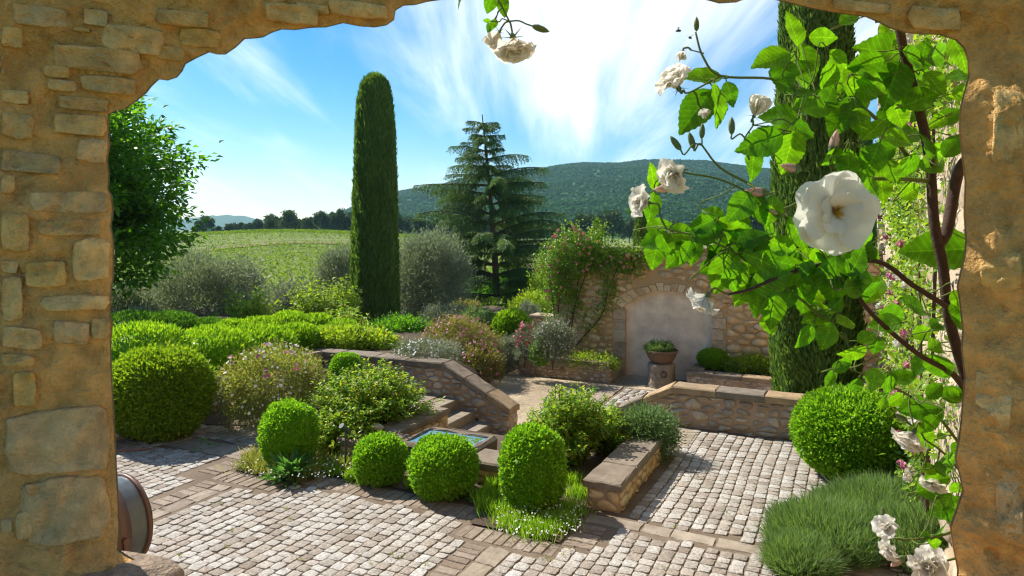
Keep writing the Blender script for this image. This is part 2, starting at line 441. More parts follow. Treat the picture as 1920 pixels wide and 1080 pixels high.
M['iron'] = plain('dark_iron', (0.045, 0.042, 0.045), 0.5, 0.4)
M['painted_metal'] = plain('blue_grey_metal', (0.10, 0.12, 0.13), 0.35, 0.3)
M['copper'] = plain('aged_copper', (0.13, 0.075, 0.06), 0.45, 0.5)
M['rust'] = plain('rusted_tube', (0.30, 0.13, 0.07), 0.6, 0.3)
M['terracotta'] = plain('terracotta', (0.15, 0.095, 0.065), 0.95, 0.0, 0.2)
M['lamp_white'] = plain('lamp_glass', (0.62, 0.62, 0.58), 0.4)
M['green_paint'] = plain('green_paint', (0.045, 0.065, 0.045), 0.5)
M['yellow'] = plain('stamen', (0.70, 0.42, 0.06), 0.6)

# ------------------------------------------------------------------ terrain, hills, haze
def lerp_tab(x, xs, ys): return np.interp(x, xs, ys)
TY = [0, 24, 40, 60, 85, 110, 130, 150, 165, 180, 200, 225, 300, 420, 700, 5000]
TZ = [-1.3, -1.3, -2.2, -3.2, -2.9, -2.0, -0.8, 0.6, 1.35, 1.75, 1.85, 1.5, -2, -3, 0, 0]
def terr(X, Y):
    X = np.asarray(X, float); Y = np.asarray(Y, float)
    z = lerp_tab(Y, TY, TZ)
    a = X / np.maximum(Y, 5)
    w = np.clip((Y - 60) / 90, 0, 1) * np.clip((420 - Y) / 120, 0, 1)
    z = z - w * 9.0 * np.clip((a + 0.31) / 0.5, -0.8, 0.6) ** 2
    z = z + w * 0.35 * np.sin(X * 0.06 + Y * 0.03)
    return z
def build_ground():
    ys = np.concatenate([np.linspace(-60, 20, 6), np.linspace(26, 420, 90), np.geomspace(440, 4150, 16)])
    xs = np.concatenate([-np.geomspace(4400, 300, 10), np.linspace(-260, 260, 130), np.geomspace(300, 4400, 10)])
    XX, YY = np.meshgrid(xs, ys)
    Z = terr(XX.ravel(), YY.ravel())
    V = np.stack([XX.ravel(), YY.ravel(), Z], 1)
    nx = len(xs)
    i = (np.arange(len(ys) - 1)[:, None] * nx + np.arange(nx - 1)[None]).ravel()
    T = np.stack([i, i + 1, i + nx + 1, i + nx], 1)
    props(link('ground', npmesh('ground', V, T, M['dry_grass'], True)), 'dry grassy land falling away beyond the garden', 'ground', kind='structure')
build_ground()

RX = [-700, -200, 200, 420, 560, 600, 640, 700, 740, 800, 860, 890, 930, 960, 1000, 1040, 1100, 1160, 1210, 1260, 1320, 1400, 1460, 1550, 1700, 1900, 2300, 2900]
RYY = [430, 430, 430, 430, 420, 409, 396, 374, 362, 352, 338, 327, 321, 325, 320, 314, 308, 310, 303, 303, 303, 312, 320, 332, 350, 372, 395, 425]
YR = 1650.0
def ridge_z(xp): return (HY - np.interp(xp, RX, RYY)) * YR / F
def hill_pt(xp, s):
    """xp: photo column, s: 0 foot .. 1 ridge .. 1.35 behind"""
    xp = np.asarray(xp, float); s = np.asarray(s, float)
    Y = 430 + (YR - 430) * s
    X = (xp - 960) / F * Y
    h = ridge_z(xp)
    up = np.clip(s, 0, 1); up = up * up * (3 - 2 * up) * 0.45 + up * 0.55
    z = h * up - 3 + 3 * up - np.clip(s - 1, 0, 1) * 320
    P = np.stack([X, Y, z], -1).reshape(-1, 3)
    n = wob(P, 0.012) * 7 + wob(P, 0.03) * 3.0
    amp = np.clip(h / 90, 0, 1) * np.clip(s * 4, 0, 1) * np.clip((1.02 - s) * 6, 0.12, 1)
    return X, Y, z + n.reshape(X.shape) * amp
def build_hill():
    xs = np.arange(-600, 2800, 14.0); ss = np.concatenate([np.linspace(0, 1.0, 60), [1.06, 1.15, 1.3]])
    XX, S = np.meshgrid(xs, ss)
    X, Y, Z = hill_pt(XX, S)
    V = np.stack([X.ravel(), Y.ravel(), Z.ravel()], 1); nx = len(xs)
    i = (np.arange(len(ss) - 1)[:, None] * nx + np.arange(nx - 1)[None]).ravel()
    T = np.stack([i, i + 1, i + nx + 1, i + nx], 1)
    me = npmesh('hill', V, T, M['hill'], True)
    me.materials.append(M['cliff'])
    # bare rock bands just under the crest
    ps = S[:-1, :-1].ravel(); px_ = XX[:-1, :-1].ravel()
    c = V[i]
    rock = (ps > 0.8) & (ps < 1.0) & (wob(c, 0.02) > 0.55) & (px_ > 700) & (px_ < 1500)
    rock |= (ps > 0.84) & (ps < 0.99) & (px_ > 850) & (px_ < 925)
    me.polygons.foreach_set('material_index', rock.astype(np.int32))
    props(link('hill', me), 'long forested hill rising to a rocky crest behind the garden', 'hill', kind='structure')
    # the wood that covers it
    N = 46000
    xp = rng.uniform(380, 1760, N); s = rng.uniform(0.0, 1.0, N) ** 0.85 * 1.005
    X, Y, Z = hill_pt(xp, s)
    P = np.stack([X, Y, Z], 1)
    keep = ~((s > 0.84) & (xp > 850) & (xp < 925) & (rng.uniform(size=N) < 0.75))
    keep &= (wob(P, 0.016) < 1.15) | (rng.uniform(size=N) < 0.3)
    P = P[keep]; n = len(P)
    rad = rng.uniform(1.9, 3.9, n) * np.interp(P[:, 1], [430, 1650], [0.85, 1.25])
    k = 8
    D = rdir(n * k); D[:, 2] = np.abs(D[:, 2]) * 0.9 + 0.05
    rr = np.repeat(rad, k)
    Q = np.repeat(P, k, 0) + D * rr[:, None] * np.array([0.75, 0.75, 0.9]) - np.array([0, 0, 0.6])
    T_ = unit(np.cross(D, rdir(n * k)))
    V, T = leaves(Q - T_ * rr[:, None] * 0.6, T_, D, rr * 1.35, rr * 1.15, 0.15)
    props(link('forest', npmesh('forest', V, T, M['forest'])), 'dense green wood covering the long hill', 'forest', kind='stuff')
    # far blue hill
    bx = np.array([-900, -300, 100, 300, 365, 390, 420, 450, 475, 510, 560, 620, 800])
    by = np.array([422, 417, 414, 412, 408, 404, 402, 403, 408, 417, 427, 432, 432])
    xs = np.linspace(-900, 800, 260); V = []; Fq = []
    for j, (Yd, m_) in enumerate(((2900, 0.0), (3050, 0.45), (3200, 0.85), (3350, 1.0), (3700, 0.3))):
        for x in xs:
            h = (430 - np.interp(x, bx, by)) * 3350 / F + 2 * math.sin(x * 0.21) + 1.4 * math.sin(x * 0.53 + j)
            V.append(((x - 960) / F * 3350 * (0.93 + 0.07 * m_), Yd, max(h, 0) * m_ - 4 * (1 - m_)))
    for j in range(4):
        for q in range(len(xs) - 1):
            a = j * len(xs) + q; Fq.append((a, a + 1, a + 1 + len(xs), a + len(xs)))
    props(obj('distant_hill', V, Fq, M['hill'], smooth=True), 'low blue hill on the horizon beyond the vineyard', 'hill', kind='structure')
build_hill()

def build_vineyard():
    row, sp = 2.2, 0.62
    d = np.array([0.985, 0.173]); e = np.array([-0.173, 0.985])
    A, B = np.meshgrid(np.arange(-230, 130, sp), np.arange(20, 330, row))
    A = A.ravel() + rng.normal(0, 0.12, A.size); B = B.ravel() + rng.normal(0, 0.08, B.size)
    X = A * d[0] + B * e[0]; Y = A * d[1] + B * e[1]
    a = X / np.maximum(Y, 1)
    track = 131 + 9 * np.sin((a + 0.45) * 9)
    B0 = np.round((B - 20) / row).astype(int)
    keep = (((Y < track) & (rng.uniform(size=len(Y)) < .62)) | (B0 % 3 == 0)) & (Y > 44) & (Y < 228) & (a > -0.80) & (a < 0.02) & (np.abs(Y - track) > 2.3) & ~((a < -0.535) & (Y > 57) & (Y < 74))
    X, Y = X[keep], Y[keep]; n = len(X); k = 8
    C = np.stack([X, Y, terr(X, Y) + 0.62], 1)
    D = rdir(n * k)
    Q = np.repeat(C, k, 0) + D * np.array([0.42, 0.34, 0.42]) * rng.uniform(0.5, 1.15, (n * k, 1))
    T_ = rdir(n * k); T_[:, 2] = T_[:, 2] * 0.5 + 0.25
    V, T = leaves(Q, T_, D + np.array([0, 0, 0.8]), rng.uniform(0.22, 0.40, n * k), rng.uniform(0.20, 0.34, n * k), 0.15)
    props(link('vineyard', npmesh('vineyard', V, T, M['vine'])), 'bright green rows of vines on the gentle hill', 'vineyard', kind='stuff')
    # bare earth track curving through the vines and the patch beside it
    V, Fq = [], []
    aa = np.linspace(-0.85, 0.1, 60)
    for i, q in enumerate(aa):
        y0 = 131 + 9 * math.sin((q + 0.45) * 9)
        for o_ in (-2.4, -0.8, 0.8, 2.4):
            Yq = y0 + o_; V.append((q * Yq, Yq, float(terr(q * Yq, Yq)) + 0.14))
        if i:
            for w in range(3):
                b = (i - 1) * 4 + w; Fq.append((b, b + 4, b + 5, b + 1))
    props(obj('farm_track', V, Fq, M['earth'], smooth=True), 'bare earth track curving between the vines', 'track', kind='structure')
    V, Fq = [], []
    for i, q in enumerate(np.linspace(-0.85, -0.535, 14)):
        for j, Yq in enumerate(np.linspace(57, 74, 6)):
            V.append((q * Yq, Yq + 0.7 * math.sin(q * 40), float(terr(q * Yq, Yq)) + 0.1))
            if i and j:
                b = i * 6 + j; Fq.append((b - 7, b - 1, b, b - 6))
    props(obj('field_path', V, Fq, M['earth'], smooth=True), 'patch of bare ochre earth at the foot of the vines', 'path', kind='structure')
build_vineyard()

def build_haze():
    m_ = bpy.data.materials.new('haze'); m_.use_nodes = True
    n, l = m_.node_tree.nodes, m_.node_tree.links
    n.remove(n['Principled BSDF'])
    v = n.new('ShaderNodeVolumePrincipled')
    v.inputs['Color'].default_value = (0.45, 0.76, 1.0, 1)
    v.inputs['Density'].default_value = 0.00012
    v.inputs['Anisotropy'].default_value = 0.25
    l.new(v.outputs[0], n['Material Output'].inputs['Volume'])
    b = MB().box(-4500, 4500, -120, 4250, -14, 190)
    props(b.build('haze', m_), 'thin blue haze over the far hills', 'haze', kind='stuff')
build_haze()

# ------------------------------------------------------------------ masonry helpers
def clip_poly(poly, nx, ny, c):            # keep nx*x+ny*y <= c
    out = []
    for i in range(len(poly)):
        p, q = poly[i], poly[(i + 1) % len(poly)]
        a = nx * p[0] + ny * p[1] - c; b = nx * q[0] + ny * q[1] - c
        if a <= 0: out.append(p)
        if a * b < 0:
            t = a / (a - b); out.append((p[0] + (q[0] - p[0]) * t, p[1] + (q[1] - p[1]) * t))
    return out
def cells(region, cw, ch, jit=0.42, rnd=None):
    """irregular stones filling a convex region: Voronoi cells of a jittered brick grid"""
    rnd = rnd or random
    xs = [p[0] for p in region]; ys = [p[1] for p in region]
    pts = []
    j = 0; y = min(ys) - ch * 0.5
    while y < max(ys) + ch:
        x = min(xs) - cw * (0.5 + (j % 2) * 0.5)
        while x < max(xs) + cw:
            pts.append((x + rnd.uniform(-jit, jit) * cw, y + rnd.uniform(-jit, jit) * ch)); x += cw * rnd.uniform(0.75, 1.3)
        y += ch; j += 1
    out = []
    k = cw / ch
    for i, p in enumerate(pts):
        nb = sorted(((q[0] - p[0]) ** 2 + ((q[1] - p[1]) * k) ** 2, q) for q in pts if q is not p)[:14]
        poly = list(region)
        for _, q in nb:
            dx, dy = q[0] - p[0], (q[1] - p[1]) * k * k
            mx, my = (q[0] + p[0]) / 2, (q[1] + p[1]) / 2
            poly = clip_poly(poly, dx, dy, dx * mx + dy * my)
            if len(poly) < 3: break
        if len(poly) >= 3:
            out.append(poly)
    return out
def area(poly): return 0.5 * abs(sum(poly[i - 1][0] * poly[i][1] - poly[i][0] * poly[i - 1][1] for i in range(len(poly))))
def shrink(poly, gap, rounds=2, jit=0.0, rnd=random):
    cx = sum(p[0] for p in poly) / len(poly); cy_ = sum(p[1] for p in poly) / len(poly)
    out = []
    for p in poly:
        d = math.hypot(p[0] - cx, p[1] - cy_); s = max(0.3, 1 - gap * 1.25 / max(d, 1e-6))
        out.append((cx + (p[0] - cx) * s + rnd.uniform(-jit, jit), cy_ + (p[1] - cy_) * s + rnd.uniform(-jit, jit)))
    for _ in range(rounds):
        n = []
        for i in range(len(out)):
            p, q = out[i - 1], out[i]
            n += [(p[0] * .72 + q[0] * .28, p[1] * .72 + q[1] * .28), (p[0] * .28 + q[0] * .72, p[1] * .28 + q[1] * .72)]
        out = n
        if len(out) > 15: break
    if sum(out[i - 1][0] * out[i][1] - out[i][0] * out[i - 1][1] for i in range(len(out))) < 0: out.reverse()
    return out
def stone_vf(poly, depth, O, A, B, N, sink=0.03, rnd=random, top=.84, mid=.45):
    """a stone with rounded shoulders standing proud of the plane O,A,B along N"""
    n = len(poly)
    cx = sum(p[0] for p in poly) / n; cy_ = sum(p[1] for p in poly) / n
    tx, ty = rnd.uniform(-0.12, 0.12) * depth, rnd.uniform(-0.12, 0.12) * depth
    sz = max(1e-4, area(poly) ** 0.5)
    V = []
    for s, h in ((1.0, -sink), (0.985, depth * mid), (top, depth * 0.95)):
        for p in poly:
            x, y = cx + (p[0] - cx) * s, cy_ + (p[1] - cy_) * s
            hh = h + (0 if h < 0 else (tx * (x - cx) + ty * (y - cy_)) / sz * 2 + rnd.uniform(-.06, .06) * depth)
            V.append(O + A * x + B * y + N * hh)
    V.append(O + A * cx + B * cy_ + N * depth * rnd.uniform(0.95, 1.15))
    Fs = []
    for r in range(2):
        for i in range(n):
            j = (i + 1) % n; Fs.append((r * n + i, r * n + j, (r + 1) * n + j, (r + 1) * n + i))
    for i in range(n): Fs.append((2 * n + i, 2 * n + (i + 1) % n, 3 * n))
    return V, Fs
def rubble_face(parent, region, cw, ch, O, A, B, N, mat, depth=0.03, gap=0.012, skip=None, drop=0.0, seed=0, name='stone', jit=0.42, amin=0.0012):
    rnd = random.Random(seed)
    O, A, B, N = Vector(O), Vector(A), Vector(B), Vector(N)
    c = 0
    for poly in cells(region, cw, ch, jit, rnd):
        if area(poly) < amin: continue
        cx = sum(p[0] for p in poly) / len(poly); cy_ = sum(p[1] for p in poly) / len(poly)
        if skip and skip(cx, cy_, poly): continue
        if rnd.random() < drop: continue
        p2 = shrink(poly, gap * rnd.choice((.6, .9, 1.3, 2.2, 3.2)), 2, gap * 0.5, rnd)
        if area(p2) < amin * 0.6: continue
        V, Fs = stone_vf(p2, depth * rnd.uniform(0.6, 1.3), O, A, B, N, 0.02, rnd)
        obj(name, V, Fs, mat, parent, True); c += 1
    return c
def slab_vf(x0, x1, y0, y1, z0, z1, bev=0.012, jit=0.006, nseg=4, rnd=random, slope=None):
    """worn stone slab: rounded upper edge, uneven sides; slope(x) adds height"""
    V, Fs = [], []
    ring = []
    for i in range(nseg): ring.append((x0 + (x1 - x0) * i / nseg, y0))
    for i in range(2): ring.append((x1, y0 + (y1 - y0) * i / 2))
    for i in range(nseg): ring.append((x1 - (x1 - x0) * i / nseg, y1))
    for i in range(2): ring.append((x0, y1 - (y1 - y0) * i / 2))
    cx, cy_ = (x0 + x1) / 2, (y0 + y1) / 2
    n = len(ring)
    js = [(rnd.uniform(-jit, jit), rnd.uniform(-jit, jit)) for _ in ring]
    for lvl, (inset, z) in enumerate(((0.0, z0), (0.0, z1 - bev), (bev, z1))):
        for (x, y), (jx, jy) in zip(ring, js):
            sx = -inset if x >= x1 - 1e-6 else (inset if x <= x0 + 1e-6 else 0)
            sy = -inset if y >= y1 - 1e-6 else (inset if y <= y0 + 1e-6 else 0)
            zz = z + (rnd.uniform(-jit, jit) * 0.6 if lvl else 0) + (slope(x) if slope else 0)
            V.append((x + sx + jx, y + sy + jy, zz))
    V.append((cx, cy_, z1 + rnd.uniform(-jit, jit) * 0.5 + (slope(cx) if slope else 0)))
    for r in range(2):
        for i in range(n):
            j = (i + 1) % n; Fs.append((r * n + i, r * n + j, (r + 1) * n + j, (r + 1) * n + i))
    for i in range(n): Fs.append((2 * n + i, 2 * n + (i + 1) % n, 3 * n))
    Fs.append(tuple(range(n))[::-1])
    return V, Fs
def slab(name, parent, mat, *a, **k):
    V, Fs = slab_vf(*a, **k); return obj(name, V, Fs, mat, parent)
def prism(name, poly, y0, y1, mat, parent):
    """polygon in (x,z) extruded along y"""
    n = len(poly)
    V = [(p[0], y0, p[1]) for p in poly] + [(p[0], y1, p[1]) for p in poly]
    Fs = [tuple(range(n)), tuple(range(2 * n - 1, n - 1, -1))] + [((i + 1) % n, i, n + i, n + (i + 1) % n) for i in range(n)]
    return obj(name, V, Fs, mat, parent)
EX, EY, EZ = Vector((1, 0, 0)), Vector((0, 1, 0)), Vector((0, 0, 1))

# ------------------------------------------------------------------ courtyard paving (local axes: u to the right, v away)
court = empty('courtyard', (0, 0, 0), A26, 'cobbled courtyard of pale stones in brown joints with brick bands', 'courtyard', kind='structure')
b = MB()
for (u0, u1, v0, v1) in ((-16, 3, -3, 8.85), (-16, -6.5, 8.85, 10.6), (-2.36, 3, 8.85, 10.6)):
    n0 = len(b.v); b.add([(u0, v0, -0.007), (u1, v0, -0.007), (u1, v1, -0.007), (u0, v1, -0.007)], [(0, 1, 2, 3)])
b.build('joint_bed', M['joint'], court)
def cobble_proto(seed):
    rnd = random.Random(seed); p = []
    ex = rnd.uniform(5.0, 14.0)
    for k in range(12):
        t = 2 * math.pi * (k + .5) / 12 + rnd.uniform(-.07, .07); c, s = math.cos(t), math.sin(t)
        r = (abs(c) ** ex + abs(s) ** ex) ** (-1 / ex); p.append((0.5 * r * c * rnd.uniform(.9, 1.04), 0.5 * r * s * rnd.uniform(.9, 1.04)))
    return stone_vf(p, 1.0, Vector(), EX, EY, EZ, 1.4, rnd, .93, .72)
protos = [cobble_proto(100 + k) for k in range(18)]
def patch_ok(u, v):
    # planting bed, brick bands and structures stay free of cobbles
    if -7.25 < u < (-2.4 if v < 6.06 else -2.1) and v > 5.76 and not (-5.88 < u < -3.48 and v < 6.14): return False
    if -6.88 < u < -6.42 and v < 6.3: return False
    if -3.28 < u < -2.78 and v < 6.4: return False
    if 6.64 < v < 6.86 and u > -2.4 or 6.44 < v < 6.86 and u < -7.2: return False
    if u < -9.1 and v > 6.9: return False
    if u < -6.5 and (v > 8.8 or (u < -8.2 and v > 7.4)): return False
    if v > 10.42: return False
    return True
spots = []
u = -13.5; col = 0
while u < 2.4:
    w = random.uniform(0.108, 0.138); v = 2.1 + random.uniform(0, .1)
    while v < 10.45:
        h = random.uniform(0.095, 0.165)
        if patch_ok(u + w / 2, v + h / 2) and patch_ok(u + w * .15, v + h * .15) and patch_ok(u + w * .85, v + h * .85):
            spots.append((u + w / 2 + 0.014 * math.sin(v * 1.9 + col * 0.25), v + h / 2, w - random.uniform(.004, .012), h - random.uniform(.004, .012)))
        v += h
    u += w; col += 1
near, rest = [], []
for s in spots:
    p = UV(s[0], s[1]); 
    if p.y < 1.0: continue
    x, y = PROJ(p)
    (near if (230 < x < 1780 and y < 1085) else rest).append((p.y, s))
near.sort(key=lambda t: t[0])
rest += near[300:]
PV = [np.array([tuple(q) for q in v_]) for v_, _ in protos]
PT = []
for _, f_ in protos:
    t = []
    for q in f_:
        t += [(q[0], q[1], q[2])] + ([(q[0], q[2], q[3])] if len(q) == 4 else [])
    PT.append(np.array(t))
def cobble_geo(u, v, w, h):
    k = random.randrange(len(protos)); a = random.uniform(-.07, .07)
    Q = PV[k] * np.array([w, h, random.uniform(.0035, .006)])
    tx, ty = random.uniform(-.035, .035), random.uniform(-.035, .035)
    z = Q[:, 2] + Q[:, 0] * tx + Q[:, 1] * ty + random.uniform(-.005, .003)
    return np.stack([Q[:, 0] * math.cos(a) - Q[:, 1] * math.sin(a) + u, Q[:, 0] * math.sin(a) + Q[:, 1] * math.cos(a) + v, z], 1), PT[k]
for _, q in near[:300]:
    Q, T = cobble_geo(*q); c_ = np.array([q[0], q[1], 0.0])
    link('cobble', npmesh('cobble', Q - c_, T, M['cobble'], False), court, tuple(c_))
parts = []
for _, (u, v, w, h) in rest:
    p = UV(u, v); x, y = PROJ(p) if p.y > 0.5 else (0, 9999)
    if y > 1500 or x < -100 or x > 2100: continue
    parts.append(cobble_geo(u, v, w, h))
V, T = join(parts)
props(link('cobbles', npmesh('cobbles', V, T, M['cobble'], False), court), kind='stuff')
# brick-on-edge bands
def brick_band(u0, u1, v0, v1, along, bw=0.075):
    """bricks on edge laid side by side in the direction along ('u' or 'v')"""
    a, e = (u0, u1) if along == 'u' else (v0, v1)
    while a < e - bw * .5:
        w = bw * random.uniform(0.85, 1.2)
        g = .006; j = random.uniform(-.012, .012)
        box = (a + g, a + w - g, v0 + j, v1 + j) if along == 'u' else (u0 + j, u1 + j, a + g, a + w - g)
        slab('brick', court, M['brick'], *box, -0.05, random.uniform(-.004, .006), bev=.006, jit=.004, nseg=2); a += w
def slab_band(u0, u1, v0, v1, along, bw=0.42):
    a, e = (u0, u1) if along == 'u' else (v0, v1)
    while a < e - .05:
        w = min(bw * random.uniform(0.6, 1.35), e - a)
        g = .006
        box = (a + g, a + w - g, v0, v1) if along == 'u' else (u0, u1, a + g, a + w - g)
        slab('paving_slab', court, M['slab'], *box, -0.05, random.uniform(-.004, .006), bev=.008, jit=.01, nseg=4); a += w
brick_band(-5.93, -3.42, 6.16, 6.46, 'u', 0.105)
brick_band(-6.88, -5.9, 5.80, 6.09, 'u', 0.1)
brick_band(-3.46, -2.42, 5.78, 6.04, 'u', 0.1)
brick_band(-2.42, -2.14, 6.06, 6.62, 'v', 0.1)
brick_band(-7.22, -6.90, 5.9, 6.5, 'v', 0.1)
brick_band(-6.86, -6.64, 3.3, 5.72, 'v', 0.1); slab_band(-6.62, -6.42, 3.3, 5.72, 'v', 0.34)
brick_band(-3.26, -3.04, 3.6, 5.72, 'v', 0.1); slab_band(-3.02, -2.80, 3.6, 5.72, 'v', 0.4)
slab_band(-11.5, -6.9, 6.44, 6.84, 'u', 0.55)
slab_band(-2.42, 1.0, 6.65, 6.85, 'u', 0.5)
brick_band(-1.0, 0.2, 9.2, 9.5, 'u', 0.1)
slab_band(-2.36, -1.95, 9.0, 10.4, 'v', 0.5)

# lower terrace and beds
terrace = obj('gravel_terrace', [UV(-8.2, 10.3, -.70), UV(1.5, 10.3, -.70), UV(1.5, 17.2, -.70), UV(-9.5, 30, -.70), UV(-11, 20, -.70)], [(0, 1, 2, 3, 4)], M['gravel'])
props(terrace, 'sunlit ochre gravel terrace below the courtyard parapets', 'terrace', kind='structure')
b = MB().add([UV(-6.55, 8.85, -.704), UV(-2.3, 8.85, -.704), UV(-2.3, 10.9, -.704), UV(-6.55, 10.9, -.704)], [(0, 1, 2, 3)])
props(b.build('stair_landing', M['gravel']), 'gravel landing between the two stone parapets', 'landing', kind='structure')
pave = empty('cobble_strip', (0, 0, 0), A26, 'grey cobble strip on the gravel terrace before the stump planter', 'paving', kind='structure')
b = MB(); b.add([(-4.6, 12.6, -.696), (-1.0, 12.6, -.696), (-1.0, 15.5, -.696), (-4.6, 15.5, -.696)], [(0, 1, 2, 3)]); b.build('joint_bed', M['joint'], pave)
parts = []
v = 12.65
while v < 15.4:
    u = -4.55
    while u < -1.1:
        w = random.uniform(.13, .2); k = random.randrange(18)
        parts.append((PV[k] * np.array([w * .9, .125, .02]) + np.array([u + w / 2, v, -.69]), PT[k])); u += w
    v += .145
V, T = join(parts); props(link('cobbles', npmesh('cobbles', V, T, M['cobble'], True), pave), kind='stuff')
slab_ = 0
for i in range(6): slab('paving_slab', pave, M['slab'], -5.0, -4.64, 12.4 + i * .52, 12.9 + i * .52, -.75, -.675, jit=.012)

def bank_z(u, v):
    a = np.clip((u + 9.6) / 2.6, 0, 1); a = a * a * (3 - 2 * a)
    c = np.clip((v - 11.6) / 4.0, 0, 1); c = c * c * (3 - 2 * c)
    z = 0.47 - c * (0.55 + 0.75 * a)
    far = np.clip((v - 17) / 9, 0, 1)
    return z - far * 1.0
us = np.linspace(-26, -6.3, 60); vs_ = np.linspace(10.84, 32, 60)
UU, VV = np.meshgrid(us, vs_); Z = bank_z(UU, VV)
Z = Z + 0.04 * np.sin(UU * 3.1) * np.sin(VV * 2.7)
edge = np.interp(VV, [10.8, 12.2, 15, 17, 22, 32], [-6.9, -7.3, -7.9, -7.6, -8.2, -9])
Z = np.where(UU > edge, np.minimum(Z, -.78), Z)
P = np.stack([UU * CA - VV * SA, UU * SA + VV * CA, Z], -1).reshape(-1, 3)
i = (np.arange(59)[:, None] * 60 + np.arange(59)[None]).ravel()
props(link('garden_bank', npmesh('garden_bank', P, np.stack([i, i + 1, i + 61, i + 60], 1), M['soil'], True)), 'planted earth bank behind the long parapet', 'bank', kind='structure')
props(MB().add([UV(-26, -2, .47), UV(-9.62, -2, .47), UV(-9.62, 10.9, .47), UV(-26, 10.9, .47)], [(0, 1, 2, 3)]).build('raised_bed', M['soil']), 'raised earth bed behind the left retaining wall', 'bed', kind='structure')
bed = MB()
def bed_poly(p, z): 
    n0 = [UV(a, c, z) for a, c in p]; bed.add(n0, [tuple(range(len(p)))])
bed_poly([(-6.85, 6.12), (-5.92, 6.12), (-5.92, 6.5), (-3.44, 6.5), (-3.44, 6.06), (-2.45, 6.06), (-2.45, 8.84), (-7.2, 8.84), (-7.2, 6.55), (-6.85, 6.55)], 0.012)
props(bed.build('planting_bed', M['soil']), 'dark earth planting bed in the middle of the courtyard', 'bed', kind='structure')
bed = MB(); bed_poly([(-9.3, 7.2), (-8.2, 7.6), (-7.6, 8.84), (-6.9, 8.86), (-6.9, 10.5), (-9.3, 10.5)], 0.006)
props(bed.build('wall_border', M['soil']), 'earth border along the foot of the left wall', 'bed', kind='structure')

# ------------------------------------------------------------------ parapets, walls, stairs
def parapet(label, poly, ufl, slope_pts, mirror, seed):
    """rubble wall with stone coping; poly in (u,z); flat coping over ufl, sloping coping over slope_pts"""
    w = empty('parapet', UV(0, 0, 0), A26, label, 'parapet', 'parapets beside the sunken stair')
    prism('wall_core', poly, 10.50, 10.80, M['mortar'], w)
    rubble_face(w, poly, 0.21, 0.125, (0, 10.50, 0), EX, EZ, -EY, M['rubble'], 0.028, 0.013, seed=seed, jit=.46,
                skip=lambda x, z, p: z < -0.02 and (x < -6.6 or x > -2.3))
    rnd = random.Random(seed)
    a, e = ufl
    n = max(1, round((e - a) / .72)); cuts = [a + (e - a) * k / n + (rnd.uniform(-.12, .12) if 0 < k < n else 0) for k in range(n + 1)]
    for k in range(n):
        slab('coping_stone', w, M['coping'], cuts[k] + .003, cuts[k + 1] - .003, 10.455, 10.85, .497, .60, bev=.018, jit=.008, rnd=rnd)
    (ua, za), (ub, zb) = slope_pts
    n = 3
    sl = (zb - za) / (ub - ua)
    for k in range(n):
        x0, x1 = ua + (ub - ua) * k / n, ua + (ub - ua) * (k + 1) / n
        slab('coping_stone', w, M['coping'], x0 + .003, x1 - .003, 10.455, 10.85, -.103, 0.0, bev=.018, jit=.008, rnd=rnd, slope=lambda x: za + (x - ua) * sl)
    return w
pl = parapet('long stone parapet sloping down to the right beside the stair', [(-9.55, -.75), (-5.17, -.75), (-5.17, -.17), (-6.5, .49), (-9.55, .49)], (-9.55, -6.5), ((-6.5, .60), (-5.13, -.06)), False, 3)
rubble_face(pl, [(10.5, -.72), (10.8, -.72), (10.8, -.17), (10.5, -.17)], .16, .13, (-5.17, 0, 0), EY, EZ, EX, M['rubble'], .025, .012, seed=8)
pr = parapet('short stone parapet sloping down to the left below the niche wall', [(-3.71, -.75), (0.5, -.75), (0.5, .49), (-2.38, .49), (-3.71, -.17)], (-2.38, 0.5), ((-3.75, -.06), (-2.38, .60)), True, 4)
# left retaining wall along v
lw = empty('retaining_wall', UV(0, 0, 0), A26, 'low retaining wall under the laurel hedge left of the courtyard', 'wall')
MB().box(-9.60, -9.30, -1.0, 10.49, -.1, .497).build('wall_core', M['mortar'], lw)
rubble_face(lw, [(6.2, 0), (10.46, 0), (10.46, .48), (6.2, .48)], .21, .125, (-9.30, 0, 0), EY, EZ, EX, M['rubble'], .028, .013, seed=5)
for k in range(7): slab('coping_stone', lw, M['coping'], -9.66, -9.24, 5.2 + k * .75 + .003, min(10.45, 5.2 + k * .75 + .747), .5, .60, bev=.018, jit=.008)

st = empty('stair', UV(0, 0, 0), A26, 'stone steps going down along the long parapet', 'stairs')
for k in range(4):
    slab('step', st, M['slab'], -6.52 + k * .34, -6.16 + k * .34, 8.88, 10.485, -.74 if k == 3 else -.72, -.005 - k * .172, bev=.012, jit=.005)
slab('top_slab', st, M['slab'], -7.2, -6.53, 8.9, 10.48, -.06, .008, jit=.01)
st2 = empty('stair', UV(0, 0, 0), A26, 'stone steps behind the rose bush going down along the short parapet', 'stairs')
for k in range(4):
    slab('step', st2, M['slab'], -2.72 - k * .34, -2.36 - k * .34, 8.88, 10.485, -.74 if k == 3 else -.72, -.005 - k * .172, bev=.012, jit=.005)
